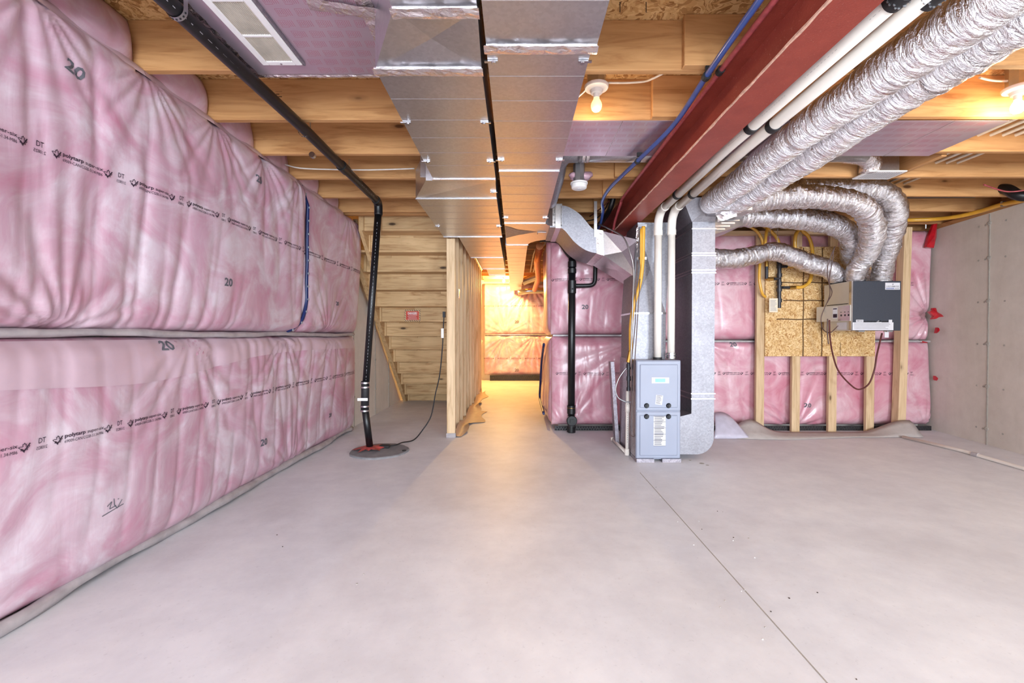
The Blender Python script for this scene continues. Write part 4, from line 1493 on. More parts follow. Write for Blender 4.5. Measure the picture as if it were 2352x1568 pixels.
bl.build('badge_logo', M['bluelogo'], ud, plane_map((p.x, FY0 - 0.0152, p.z), (1, 0, 0), (0, 0, 1)))
def doc(name, x0, x1, z0, z1, y, parent, rows, rot=0.0, m='paper', ink='ink_grey', bars=(), lm=0.08):
    cx, cz = (x0 + x1) / 2, (z0 + z1) / 2
    U_ = (math.cos(rot), 0, math.sin(rot)); V_ = (-math.sin(rot), 0, math.cos(rot))
    mp = plane_map((cx, y, cz), U_, V_)
    w_, h_ = (x1 - x0), (z1 - z0)
    f = Flat(); f.rect(-w_ / 2, -h_ / 2, w_ / 2, h_ / 2)
    o = f.build(name, M[m], parent, mp)
    f = Flat()
    for i in range(rows):
        zz = h_ / 2 - h_ * (i + 0.8) / (rows + 0.6)
        f.rect(-w_ / 2 + w_ * lm, zz, w_ / 2 - w_ * random.uniform(lm, lm + 0.3), zz + h_ / rows * 0.38)
    for b in bars:
        f.rect(-w_ / 2, -h_ / 2 + h_ * b, w_ / 2, -h_ / 2 + h_ * (b + 0.012))
    f.build(name + '_print', M[ink], parent, plane_map((cx, y - 0.0006, cz), U_, V_))
    return o


p, q = W(1506, 929, 3.767), W(1522, 907, 3.767)
doc('notice_label', p.x, q.x, p.z, q.z, FY0 - 0.0135, ud, 8, -0.12)
p, q = W(1501, 1024, 3.767), W(1529, 955, 3.767)
doc('warning_label', p.x, q.x, p.z, q.z, FY0 - 0.0135, ld, 18, bars=(0.0, 0.19, 0.39, 0.6, 0.8, 0.985))
for x in ((FX0, FX0 + 0.15), (FX1 - 0.16, FX1)):
    box('foot', x, (FY0 - 0.02, FY1), (0.0, 0.03), M['furnace_side'], FU)
for x, r in ((1.245, 0.037), (1.362, 0.037)):
    pass
# plenum
PL_ = thing('supply_plenum', 'tall galvanized plenum rising from the furnace top behind the white pipes', 'plenum', (1.25, 4.2, FZ1))
MB().hexa([(1.04, 3.99, FZ1), (1.345, 3.99, FZ1), (1.345, 4.38, FZ1), (1.04, 4.38, FZ1)], [(1.04, 3.99, 1.28), (1.345, 3.99, 1.28), (1.345, 4.38, 1.28), (1.04, 4.38, 1.28)]).build('coil_casing', M['galv_dull'], PL_)
MB().hexa([(1.04, 3.99, 1.28), (1.345, 3.99, 1.28), (1.345, 4.38, 1.28), (1.04, 4.38, 1.28)], [(1.10, 4.03, 2.10), (1.41, 4.03, 2.10), (1.41, 4.42, 2.10), (1.10, 4.42, 2.10)], {'front': -0.04}).build('plenum_body', M['galv_dull'], PL_)
box('plenum_seam', (1.038, 1.348), (3.984, 4.386), (1.27, 1.286), M['steel'], PL_)
crinkle('foil_tape_strip', [(1.085, 4.025, 1.58), (1.10, 4.025, 2.05)], 0.012, M['foil_tape'], PL_, up_=(0, -1, 0))
for z in (1.77, 2.06):
    box('conduit_clip', (1.09, 1.17), (3.985, 4.03), (z - 0.012, z + 0.012), M['steel'], PL_)
# return drop
RD = thing('return_duct', 'galvanized return drop with rounded boot beside the furnace', 'duct', (1.62, 4.1, 0.03))
rx0, rx1, ry0, ry1 = 1.525, 1.722, 3.85, 4.40
box('return_riser', (rx0, rx1), (ry0, ry1), (0.53, 1.62), M['galv_dull'], RD)
box('filter_section', (rx0 - 0.004, rx1 + 0.004), (ry0 - 0.004, ry1 + 0.004), (1.62, 1.78), M['galv_dull'], RD)
box('return_head', (rx0, rx1), (ry0, ry1), (1.78, 2.06), M['galv_dull'], RD)
for z in (0.53, 0.575, 1.62, 1.645, 1.77, 1.79, 2.0):
    box('drive_cleat', (rx0 - 0.008, rx1 + 0.008), (ry0 - 0.008, ry1 + 0.008), (z - 0.005, z + 0.005), M['galv'], RD)
for z in (0.75, 0.98, 1.2, 1.42):
    box('bead', (rx0 - 0.0015, rx1 + 0.0015), (ry0 - 0.0015, ry1 + 0.0015), (z - 0.003, z + 0.003), M['galv_dull'], RD)
R = 0.15
poly = [(FX1 + 0.002, 0.045)] + [(rx1 - R + R * math.sin(t), 0.045 + R - R * math.cos(t)) for t in np.linspace(0, math.pi / 2, 9)] + [(rx1, 0.53), (rx0, 0.53), (rx0, 0.40), (FX1 + 0.002, 0.37)]
MB().prism(poly, lambda q: (q[0], ry0, q[1]), lambda q: (q[0], ry1, q[1])).build('return_boot', M['galv_dull'], RD)
box('boot_flange', (FX1, FX1 + 0.008), (ry0 - 0.01, ry1 - 0.03), (0.04, 0.40), M['steel'], RD)
# trunk over the furnace joining return head to beam side
MB().hexa([(1.52, ry0, 2.06), (rx1, ry0, 2.06), (rx1, ry1, 2.06), (1.52, ry1, 2.06)], [(1.41, ry0 - 0.08, 2.24), (1.70, ry0 - 0.12, 2.24), (1.72, ry1, 2.24), (1.41, ry1, 2.24)]).build('return_offset', M['galv_dull'], RD)
# tapered takeoff to the right of the return head with ribbed collar
MB().hexa([(rx1, ry0 + 0.04, 1.96), (2.02, ry0 + 0.12, 2.06), (2.02, ry1 - 0.06, 2.06), (rx1, ry1, 1.96)], [(rx1, ry0 + 0.04, 2.25), (2.02, ry0 + 0.12, 2.25), (2.02, ry1 - 0.06, 2.25), (rx1, ry1, 2.25)]).build('takeoff', M['galv'], RD)
for i in range(5):
    z = 2.0 + i * 0.03
    box('takeoff_rib', (rx1, rx1 + 0.10 + 0.05 * i), (ry0 + 0.03 + 0.016 * i, ry0 + 0.05 + 0.016 * i), (z, z + 0.012), M['steel'], RD)
a, b = W(1642, 502, 3.83), W(1692, 462, 3.72)
crinkle('foil_tape_patch', [W(1645, 500, 3.74), W(1668, 492, 3.72), W(1690, 486, 3.70)], 0.04, M['foil_tape'], RD, up_=(0, -1, 0), amp=0.02)
MB().bbox((1.62, 1.95), (3.66, 3.86), (2.10, 2.27), 0.01).build('flex_boot', M['galv'], RD)

# ---------------------------------------------------------------- white vent pipes
def strap_ring(name, c, axis, r, parent, wd):
    o = ring(name, c, axis, r, wd, M['rubber'], parent, 0.003)
    return o


for nm, lab, X, zz, dx in (('a', 'white plastic furnace vent pipe running close beside the red steel beam', 1.245, 2.165, 0), ('b', 'white plastic furnace vent pipe running beside the silver flexible ducts', 1.363, 2.17, 0)):
    V_ = thing('vent_pipe', lab, 'pipe', (X, 3.93, FZ1))
    yv = 3.90
    Xs = X - (0.02 if nm == 'b' else 0.015)
    r = 0.031
    tube('ceiling_run', [(Xs - (0.025 if nm == 'b' else 0.0), 0.2, zz + 0.005), (Xs, 2.6, zz + 0.005), (X, yv - 0.16, zz - 0.012)], r, M['pvc'], V_, 18)
    tube('elbow', catmull([(X, yv - 0.19, zz - 0.010), (X, yv - 0.09, zz - 0.016), (X, yv - 0.02, zz - 0.07), (X, yv, zz - 0.14), (X, yv, zz - 0.19)], 5), r + 0.005, M['pvc'], V_, 18)
    tube('drop_pipe', [(X, yv, zz - 0.14), (X, yv, FZ1 + 0.005)], r, M['pvc'], V_, 18)
    ring('elbow_hub', (X, yv, zz - 0.19), (0, 0, 1), r + 0.003, 0.045, M['pvc'], V_)
    for yy in (1.44, 2.33, 3.42):
        sr = strap_ring('strap_band', (Xs if yy < 3 else X - 0.004, yy, zz + (0.004 if yy < 3 else -0.004)), (0, 1, 0), r + 0.002, V_, 0.055 if yy < 2 else 0.04)
        if yy < 2:
            hb = MB()
            for t in np.linspace(math.pi * 0.85, math.pi * 1.9, 12):
                c_ = Vector((Xs + (r + 0.0062) * math.cos(t), yy + 0.004 * (-1) ** int(t * 9), zz + 0.004 + (r + 0.0062) * math.sin(t)))
                hb.lathe([(0.0045, -0.001), (0.0045, 0.001)], c_, 6, 'y')
            hb.build('band_chain', M['zinc'], sr)
    if nm == 'b':
        ring('coupling_clamp', (X, yv, FZ1 + 0.035), (0, 0, 1), r + 0.005, 0.05, M['zinc'], V_)
        for dz in (0.022, 0.048):
            ring('clamp_band', (X, yv, FZ1 + dz), (0, 0, 1), r + 0.010, 0.012, M['steel'], V_)
    else:
        ring('rubber_collar', (X, yv, FZ1 + 0.008), (0, 0, 1), r + 0.004, 0.024, M['rubber'], V_)
    f = Flat()
    for y in np.arange(0.9, 3.6, 0.02):
        if (y * 3) % 1.0 < 0.6: f.rect(y, 0, y + random.uniform(0.006, 0.014), random.choice([0.0025, 0.004]))
    f.build('pipe_print', M['ink_faint'], V_, lambda A, Bb: np.stack([Xs - 0.0262 + 0 * A + (X - Xs) * np.clip(A - 2.6, 0, 1), A, zz - 0.0125 + Bb - 0.014 * np.clip(A - 2.6, 0, 1)], 1))

# ---------------------------------------------------------------- silver flexible ducts
def flex(label, pts, r, seed, k=8, bands=(), group=None, name='flexible_duct', wr=0.03, taper=False):
    p = resample(catmull(pts, k), 0.016)
    n = 36
    rs = np.random.RandomState(seed)
    m = len(p)
    N = rs.randn(m, n)
    for _ in range(2):
        N = (N + np.roll(N, 1, 1) + np.roll(N, -1, 1) + np.roll(N, 2, 1) + np.roll(N, -2, 1)) / 3.6
    N = N / (N.std() + 1e-6)
    L = rs.randn(m // 6 + 3, n // 6 + 1)
    R_ = np.ones((m, n))
    for i in range(m):
        a = i / 6
        i0, t = int(a), a - int(a)
        for j in range(n):
            b = j / 6
            j0, u = int(b) % L.shape[1], b - int(b)
            j1 = (j0 + 1) % (n // 6)
            j0 = j0 % (n // 6)
            lo = (L[i0, j0] * (1 - u) + L[i0, j1] * u) * (1 - t) + (L[i0 + 1, j0] * (1 - u) + L[i0 + 1, j1] * u) * t
            R_[i, j] = 1 + wr * 0.8 * N[i, j] + wr * 0.9 * lo
    for b in bands:
        for i in range(m):
            R_[i] *= 1 - 0.14 * math.exp(-((i / m - b) * m * 0.016 / 0.03) ** 2)
    if taper:       # neck that fits the port collar
        for i in range(m):
            R_[i] *= 1 - 0.12 * max(0.0, (i / m - 0.86) / 0.14)
    v, f, uv = sweep(p, r, n, lambda i, j: R_[i, j])
    o = ob(name, v, f, M['foil'], None, True, uv)
    tag(o, label, 'flexible duct', group)
    for b in bands:
        i = int(b * (m - 1))
        t = (p[min(i + 1, m - 1)] - p[i - 1]).normalized()
        ring('tie_band', p[i], t, r * 0.90, 0.02, M['foil_tape'], o, 0.003, 24)
    return o


flex('large silver flexible duct running beside the white vent pipes', [(1.60, 0.35, 2.19), (1.585, 1.0, 2.185), (1.56, 1.7, 2.18), (1.545, 2.3, 2.175), (1.57, 2.8, 2.18), (1.60, 3.2, 2.17), (1.62, 3.70, 2.18)], 0.093, 1, bands=(0.62, 0.88))
flex('large silver flexible duct with drooping bends nearest the right-hand joists', [(1.95, 0.35, 2.2), (1.84, 1.0, 2.195), (1.765, 1.5, 2.185), (1.74, 2.0, 2.18), (1.77, 2.5, 2.18), (1.80, 3.0, 2.18), (1.82, 3.72, 2.18)], 0.098, 2, bands=(0.93,), wr=0.038)
C = [Vector((1.96, 4.08, 2.165)), W(1720, 496, 4.08), W(1780, 498, 4.10), W(1850, 504, 4.14), W(1905, 513, 4.20), W(1942, 530, 4.30), W(1955, 560, 4.44), W(1957, 586, 4.64), Vector((3.61, 4.73, 1.82)), Vector((3.69, 4.742, 1.71)), Vector((3.715, 4.745, 1.63))]
flex('silver flexible duct bending down from the return box to the air exchanger', C, 0.098, 3, bands=(0.06, 0.6), wr=0.05, taper=True)
E = [Vector((1.70, 4.25, 1.815)), Vector((1.80, 4.28, 1.818)), W(1690, 594, 4.38), W(1740, 584, 4.5), W(1782, 577, 4.52), W(1820, 590, 4.55), W(1860, 604, 4.58), W(1900, 617, 4.62), Vector((3.40, 4.71, 1.70)), Vector((3.44, 4.735, 1.63))]
flex('silver flexible duct slung on a chain between the return drop and air exchanger', E, 0.094, 4, bands=(0.45,), wr=0.045, taper=True)
F_ = [Vector((1.935, 3.765, 2.195)), W(1770, 455, 3.72), W(1850, 451, 3.70), W(1920, 456, 3.70), W(1965, 467, 3.73), W(1995, 492, 3.84), W(2004, 525, 3.98), W(2000, 558, 4.15), W(1984, 592, 4.36), W(1966, 622, 4.47), Vector((3.462, 4.545, 1.63))]
flex('silver flexible duct in the middle of the air exchanger, curling over to the left', F_, 0.094, 5, bands=(0.5,), wr=0.05, taper=True)
G_ = [W(1840, 434, 3.893), W(1930, 433, 3.893), W(1990, 436, 3.893), W(2030, 446, 3.90), W(2052, 470, 3.95), W(2054, 502, 4.06), W(2044, 550, 4.28), W(2032, 598, 4.46), Vector((3.735, 4.548, 1.63))]
go = flex('silver flexible duct rising at the right end of the air exchanger', G_, 0.098, 6, bands=(0.58,), wr=0.045, taper=True)
H_ = [(1.70, 4.385, 2.2), (1.85, 4.395, 2.225), (2.3, 4.40, 2.232), (2.75, 4.40, 2.235), (2.92, 4.385, 2.30), (2.97, 4.36, 2.44)]
flex('short silver flexible duct passing behind the others under the joists', H_, 0.078, 9)
# chain holding the slung duct
ch = thing('duct_chain', 'thin sling chain holding up the slung silver duct', 'chain', W(1782, 556, 4.5))
for px in (1770, 1787):
    p, q = W(px, 510, 4.5), W(px - 2, 560, 4.5)
    n = 14
    mb = MB()
    for i in range(n):
        a, b = p.lerp(q, i / n), p.lerp(q, (i + 0.8) / n)
        off = Vector((0.004, 0, 0)) if i % 2 else Vector((0, 0.004, 0))
        mb.cyl(a - off, b - off, 0.0015, 5); mb.cyl(a + off, b + off, 0.0015, 5)
    mb.build('chain_run', M['steel'], ch)
    tube('chain_hook', [p, (p.x, p.y + 0.02, JB + 0.005)], 0.002, M['steel'], ch, 5)

# ---------------------------------------------------------------- studs, OSB backing board
ys0, ys1 = 4.945, 4.985
GB = thing('backing_board', 'square OSB backing board with marker grid behind gas manifold', 'board', (3.38, 4.93, 0.848))
for i, X in enumerate((2.725, 3.125, 3.535, 3.955)):
    o = box('wall_stud', (X - 0.045, X + 0.045), (ys0, ys1), (0.0, 2.2), M['stud_z'], None, 0.003)
    tag(o, ('pale wall stud at the left edge of the OSB board', 'pale wall stud under the OSB board, second from the yellow hoses', 'pale wall stud under the OSB board below the air exchanger', 'pale wall stud at the right edge of the OSB board')[i], 'stud')
o = MB().hexa([(4.225, 4.90, 0), (4.31, 4.90, 0), (4.31, 4.99, 0), (4.225, 4.99, 0)], [(4.275, 4.90, 2.27), (4.36, 4.90, 2.27), (4.36, 4.99, 2.27), (4.275, 4.99, 2.27)]).build('wall_stud', M['stud_z'])
tag(o, 'knotty full-height wall stud standing right of the air exchanger', 'stud')
o = box('stud_plate', (2.2, 4.34), (4.94, 5.03), (2.2, 2.24), M['stud_x'], None, 0.002)
tag(o, 'horizontal wood plate above the OSB board', 'plate')
o = box('stud_block', (3.10, 3.17), (4.93, 4.95), (2.05, 2.2), M['stud_z'], None, 0.002)
tag(o, 'short pale block above the OSB board', 'block')
ox0, ox1, oz0, oz1 = 2.765, 3.985, 0.848, 2.06
box('osb_panel', (ox0, ox1), (4.925, 4.943), (oz0, oz1), M['osb'], GB, 0.001)
f = Flat()
for px, z0, z1_ in ((1845, 0.0, 0.99), (1888, 0.0, 0.99), (1931, 0.0, 0.12)):
    x = W(px, 700, 4.925).x - ox0
    pts = [(x + 0.003 * math.sin(t * 17), (oz1 - oz0) * (z0 + (z1_ - z0) * t)) for t in np.linspace(0, 1, 14)]
    f = Flat(); f.line(pts, 0.013 if z1_ > 0.5 else 0.006); f.build('marker_line', M['marker'], GB, plane_map((ox0, 4.9238, oz0), (1, 0, 0), (0, 0, 1)))
for py, a, b in ((649, 0.1, 0.62), (690, 0.16, 0.6), (733, 0.1, 0.62)):
    z = W(1900, py, 4.925).z - oz0
    f = Flat()
    f.line([((ox1 - ox0) * (a + (b - a) * t), z + 0.003 * math.sin(t * 13)) for t in np.linspace(0, 1, 12)], 0.012)
    f.build('marker_line', M['marker'], GB, plane_map((ox0, 4.9234, oz0), (1, 0, 0), (0, 0, 1)))

# ---------------------------------------------------------------- gas manifold with yellow hoses
GM = thing('gas_manifold', 'black iron gas manifold with valves on the OSB board', 'manifold', W(1790, 705, 4.86))
yg = 4.87
mx = W(1790, 650, yg).x
def gz(py): return W(1790, py, yg).z
MB().cyl((mx, yg, gz(707)), (mx, yg, gz(598)), 0.020, 14).build('manifold_pipe', M['iron'], GM, True)
for py in (612, 632, 651, 665, 690):
    MB().cyl((mx, yg, gz(py + 4)), (mx, yg, gz(py - 4)), 0.027, 14).build('manifold_hub', M['iron'], GM, True)
MB().cyl((mx, yg, gz(596)), (mx, yg, gz(607)), 0.026, 6).build('manifold_cap', M['iron'], GM)
for py, sx, L in ((612, 1, 0.12), (660, 1, 0.15), (640, -1, 0.11)):
    MB().cyl((mx, yg, gz(py)), (mx + sx * L, yg, gz(py)), 0.015, 10).build('branch_pipe', M['iron'], GM, True)
    MB().cyl((mx + sx * (L - 0.04), yg, gz(py)), (mx + sx * (L + 0.03), yg, gz(py)), 0.019, 8).build('hose_fitting', M['brass'], GM)
    box('valve_lever', (mx + sx * L * 0.35 - 0.03, mx + sx * L * 0.35 + 0.03), (yg - 0.035, yg - 0.028), (gz(py) - 0.008, gz(py) + 0.008), M['knob'], GM)
MB().cyl((mx - 0.14, yg, gz(640)), (mx - 0.14, yg, gz(610)), 0.017, 10).build('side_riser', M['iron'], GM, True)
MB().cyl((mx - 0.14, yg, gz(612)), (mx - 0.14, yg, gz(594)), 0.019, 8).build('hose_fitting', M['brass'], GM)
def hose(label, pts, r=0.016):
    return tag(tube('gas_hose', catmull(pts, 8), r, M['yellow'], None, 10), label, 'gas hose')
hose('yellow gas hose looping out to the right of the manifold', [Vector((mx + 0.17, yg, gz(660))), W(1845, 658, yg), W(1860, 645, yg), W(1866, 615, yg), W(1866, 575, yg + 0.02), W(1858, 545, yg + 0.03), W(1845, 532, yg + 0.03), W(1835, 522, yg + 0.03)], 0.018)
hose('yellow gas hose rising from the upper manifold branch', [Vector((mx + 0.14, yg, gz(612))), W(1820, 610, yg), W(1827, 590, yg + 0.01), W(1826, 555, yg - 0.01), W(1830, 535, yg - 0.02), W(1846, 518, yg - 0.02), W(1860, 512, yg - 0.02)], 0.018)
hose('yellow gas hose running straight down into the manifold cap', [Vector((mx, yg, gz(598))), W(1790, 580, yg), W(1788, 555, yg), W(1775, 535, yg + 0.02), W(1750, 516, yg + 0.025), W(1735, 508, yg + 0.025)], 0.017)
hose('yellow gas hose arching over the left stud down to the cream tag', [W(1758, 682, yg + 0.04), W(1750, 672, yg + 0.01), W(1744, 640, yg + 0.005), W(1746, 600, yg + 0.01), W(1752, 560, yg + 0.01), W(1742, 535, yg + 0.01), W(1725, 522, yg + 0.01), W(1708, 516, yg)], 0.015)
hose('yellow gas hose dropping beside the chain to the brass side riser', [Vector((mx - 0.14, yg, gz(594))), W(1758, 575, yg - 0.02), W(1759, 545, yg - 0.025), W(1764, 520, yg - 0.025), W(1778, 505, yg - 0.025)], 0.015)
p, q = W(1766, 717, 4.83), W(1786, 685, 4.83)
tg = thing('gas_tag', 'cream paper tag hanging under the manifold on the OSB board', 'tag', (p.x, p.y, p.z))
box('tag_card', (p.x, q.x), (4.825, 4.828), (p.z, q.z), M['tagpaper'], tg)
doc('tag_face', p.x + 0.004, q.x - 0.004, p.z + 0.005, q.z - 0.015, 4.8242, tg, 9, ink='ink_faint', m='tagpaper')
tube('tag_string', [((p.x + q.x) / 2, 4.827, q.z - 0.01), ((p.x + q.x) / 2 - 0.005, 4.85, q.z + 0.03)], 0.002, M['cable'], tg, 5)

# ---------------------------------------------------------------- air exchanger
HX0, HX1, HY0, HY1, HZ0, HZ1 = 3.345, 3.835, 4.43, 4.83, 1.128, 1.622
HR = thing('air_exchanger', 'wall-hung air exchanger with charcoal front door and steel side', 'air exchanger', (3.59, 4.6, HZ0))
box('cabinet', (HX0 + 0.002, HX1), (HY0 + 0.03, HY1), (HZ0, HZ1), M['beige_steel'], HR, 0.003)
dr = box('front_door', (HX0 + 0.012, HX1 + 0.004), (HY0, HY0 + 0.03), (HZ0, HZ1), M['charcoal'], HR, 0.004)
box('door_trim', (HX0 - 0.001, HX0 + 0.014), (HY0 + 0.002, HY0 + 0.034), (HZ0 + 0.004, HZ1 - 0.002), M['steel'], HR)
def onf(px0, py0, px1, py1): 
    p, q = W(px0, py1, HY0), W(px1, py0, HY0)
    return p.x, q.x, p.z, q.z
x0, x1, z0, z1_ = onf(2033, 649, 2067, 665)
f = Flat(); f.rect(0, 0, x1 - x0, z1_ - z0); f.build('logo_plate', M['paper'], dr, plane_map((x0, HY0 - 0.001, z0), (1, 0, 0), (0, 0, 1)))
f = Flat()
wd = x1 - x0
f.text('VENMAR', wd / 2, 0.027, 0.012, wd * 0.9, 0.01, align='c')
f.poly([(wd * .5, .044), (wd * .56, .054), (wd * .53, .062), (wd * .48, .052)], [(0, 1, 2, 3)])
f.text('AVS', wd * 0.66, 0.006, 0.013, wd * 0.28, 0.02)
f.build('logo_lettering', M['ink_grey'], dr, plane_map((x0, HY0 - 0.0016, z0), (1, 0, 0), (0, 0, 1)))
f = Flat()
for i in range(3): f.rect(wd * 0.05, 0.006 + i * 0.005, wd * 0.62, 0.009 + i * 0.005)
f.build('logo_bars', M['navy'], dr, plane_map((x0, HY0 - 0.0016, z0), (1, 0, 0), (0, 0, 1)))
x0, x1, z0, z1_ = onf(1958, 740, 2052, 758)
doc('spec_label', x0, x1, z0, z1_, HY0 - 0.001, dr, 5, ink='ink_faint', lm=0.03)
x0, x1, z0, z1_ = onf(1966, 734, 1983, 739.5)
f = Flat(); f.rect(0, 0, x1 - x0, z1_ - z0); f.build('model_plate', M['paper'], dr, plane_map((x0, HY0 - 0.001, z0), (1, 0, 0), (0, 0, 1)))
f = Flat(); f.text('VIRTUO', (x1 - x0) / 2, 0.006, 0.012, (x1 - x0) * 0.85, 0.02, align='c')
f.build('model_lettering', M['ink'], dr, plane_map((x0, HY0 - 0.0016, z0), (1, 0, 0), (0, 0, 1)))
x0, x1, z0, z1_ = onf(2041, 734, 2049, 740)
f = Flat(); f.rect(0, 0, x1 - x0, z1_ - z0); f.build('mark_plate', M['paper'], dr, plane_map((x0, HY0 - 0.001, z0), (1, 0, 0), (0, 0, 1)))
f = Flat()
x0, x1, z0, z1_ = onf(2012, 735, 2026, 742)
f.poly([(0, 0), (x1 - x0, 0), ((x1 - x0) * .8, .018), ((x1 - x0) * .45, .026), ((x1 - x0) * .15, .02)], [(0, 1, 2, 3, 4)])
f.build('torn_label', M['paper'], dr, plane_map((x0, HY0 - 0.0012, z0), (1, 0, 0), (0, 0, 1)))
f = Flat()
x0, x1, z0, z1_ = onf(1984, 736, 2040, 739)
for i in range(24):
    a = (x1 - x0) * i / 24
    f.rect(a, random.uniform(-.003, .002), a + (x1 - x0) / 22, random.uniform(.006, .012))
f.build('scratched_band', M['knob'], dr, plane_map((x0, HY0 - 0.0012, z0), (1, 0, 0), (0, 0, 1)))
# control box on the left side, seen end-on to its slanted steel face
cz0, cz1 = 1.225, 1.385
cb_ = thing_ = None
cbx = MB().hexa([(HX0 - 0.005, HY0 + 0.01, cz0), (HX0 + 0.01, HY0 + 0.01, cz0), (HX0 + 0.01, HY1 - 0.01, cz0), (HX0 - 0.085, HY1 - 0.01, cz0)],
          [(HX0 - 0.005, HY0 + 0.01, cz1), (HX0 + 0.01, HY0 + 0.01, cz1), (HX0 + 0.01, HY1 - 0.01, cz1), (HX0 - 0.085, HY1 - 0.01, cz1)]).build('control_box', M['beige_steel'], HR)
def onside(a, b, z0, z1_, off=0.001):
    """map (0..1 along depth, height) on the slanted control face"""
    A = Vector((HX0 - 0.085, HY1 - 0.01, 0)); Bv = Vector((HX0 - 0.005, HY0 + 0.01, 0))
    dv_ = Bv - A
    nn_ = Vector((dv_.y, -dv_.x, 0)).normalized()
    if nn_.y > 0: nn_ = -nn_
    o_ = A + dv_ * a + nn_ * off
    return plane_map((o_.x, o_.y, z0), tuple(dv_ * (b - a)), (0, 0, z1_ - z0))
f = Flat(); f.rect(0, 0, 1, 1)
f.build('switch_plate', M['steel'], cbx, onside(0.66, 0.985, cz0 + 0.005, cz1 - 0.005))
f = Flat()
for u in (0.22, 0.55, 0.85): f.rect(u, 0.3, u + 0.12, 0.42); f.rect(u, 0.55, u + 0.08, 0.6)
f.build('switch', M['knob'], cbx, onside(0.66, 0.985, cz0 + 0.005, cz1 - 0.005, 0.002))
f = Flat(); f.rect(0, 0, 1, 1)
f.build('caution_label', M['paper'], cbx, onside(0.5, 0.64, cz0 + 0.03, cz1 - 0.02, 0.001))
f = Flat(); f.rect(0.1, 0.08, 0.95, 0.42); f.rect(0.1, 0.85, 0.9, 0.95)
f.build('caution_print', M['ink'], cbx, onside(0.5, 0.64, cz0 + 0.03, cz1 - 0.02, 0.0016))
f = Flat(); f.rect(0, 0, 1, 1)
sideplane = lambda y0, y1_, z0, z1_, off: plane_map((HX0 - off, y0, z0), (0, y1_ - y0, 0), (0, 0, z1_ - z0))
f.build('wiring_label', M['paper'], HR, sideplane(HY0 + 0.06, HY0 + 0.2, HZ0 + 0.01, HZ0 + 0.085, 0.0005))
MB().box((HX0 - 0.003, HX0 + 0.002), (HY0 + 0.05, HY1 - 0.05), (cz1 + 0.012, cz1 + 0.018)).build('access_slot', M['rubber'], HR)
for xx, yy in ((3.462, 4.545), (3.735, 4.548), (3.44, 4.735), (3.715, 4.745)):
    MB().lathe([(0.091, HZ1 - 0.002), (0.091, HZ1 + 0.016), (0.08, HZ1 + 0.03)], (xx, yy, 0), 28).build('duct_port', M['rubber'], HR, True)
for px in (1972, 2036):
    xx = W(px, 760, HY0 + 0.05).x
    box('latch', (xx - 0.03, xx + 0.03), (HY0 + 0.01, HY0 + 0.05), (HZ0 - 0.014, HZ0 + 0.001), M['zinc'], HR)
xx = W(2033, 768, HY0 + 0.05).x
box('drain_tag', (xx - 0.02, xx + 0.02), (HY0 + 0.03, HY0 + 0.034), (HZ0 - 0.07, HZ0 - 0.004), M['paper'], HR)
cd = [W(1905, 735, 4.60), W(1906, 770, 4.62), W(1912, 810, 4.66), W(1925, 850, 4.7), W(1950, 880, 4.72), W(1972, 894, 4.72), W(1995, 882, 4.72), W(2008, 850, 4.72), W(2014, 815, 4.7), W(2026, 765, 4.62)]
tag(tube('power_cord', catmull(cd, 8), 0.008, M['cordred'], None, 8), 'dark brown cord hanging in a loop under the air exchanger', 'cord')
for i, (lab, pts) in enumerate((('thin brown control wires looping down left of the air exchanger', [W(1915, 572, 4.42), W(1912, 600, 4.43), W(1905, 640, 4.47), W(1906, 676, 4.62), W(1895, 705, 4.72), W(1886, 730, 4.72), W(1890, 755, 4.7), W(1906, 764, 4.6), W(1925, 748, 4.5)]),
                              ('thin brown wire strand tangled before the slung silver duct', [W(1918, 566, 4.40), W(1908, 590, 4.41), W(1900, 620, 4.44), W(1904, 650, 4.50), W(1911, 672, 4.6), W(1900, 695, 4.7)]))):
    tag(tube('control_wire', catmull(pts, 6), 0.0045, M['wire'], None, 6), lab, 'wire')
tag(tube('control_wire', catmull([W(1901, 732, 4.6), W(1900, 760, 4.62), W(1903, 790, 4.63)], 5), 0.006, M['wire'], None, 6), 'short grey wire pair below the exchanger control box', 'wire')

# ---------------------------------------------------------------- red tape on the right pink wall
def patch(label, pts, Y, m='tape_red', name='tape_piece'):
    P = [W(a, b, Y + random.uniform(-0.012, 0.012)) for a, b in pts]
    c_ = sum(P, Vector()) / len(P) + Vector((0, -0.022, 0))
    back = [p + Vector((0, 0.03, 0)) for p in P]
    n = len(P)
    v = P + [c_] + back
    f = [(i, (i + 1) % n, n) for i in range(n)] + [(i, n + 1 + i, n + 1 + (i + 1) % n, (i + 1) % n) for i in range(n)] + [tuple(n + 1 + i for i in range(n))]
    return tag(ob(name, v, f, M[m]), label, 'tape')
patch('strip of red tape at the top right edge of the pink insulation', [(2146, 512), (2153, 512), (2151, 545), (2147, 560), (2145, 569), (2128, 567), (2133, 545), (2139, 530)], 5.0)
patch('crumpled red tape knot pinching the pink insulation to the concrete corner', [(2135, 716), (2143, 711), (2144, 707), (2150, 707), (2153, 716), (2163, 722), (2168, 727), (2157, 728), (2150, 732), (2141, 733), (2146, 726)], 4.9)
patch('small red tape scrap below the tape knot on the pink insulation', [(2154, 752), (2157, 753), (2156, 763), (2151, 765)], 4.95)
patch('small red tape scrap beside the lower print on the pink insulation', [(2149, 863), (2153, 866), (2152, 874), (2149, 872)], 4.97)
patch('dark red tape strip on the batten beside the knotty stud', [(2120, 783), (2131, 785), (2131, 788), (2120, 787)], 5.02)

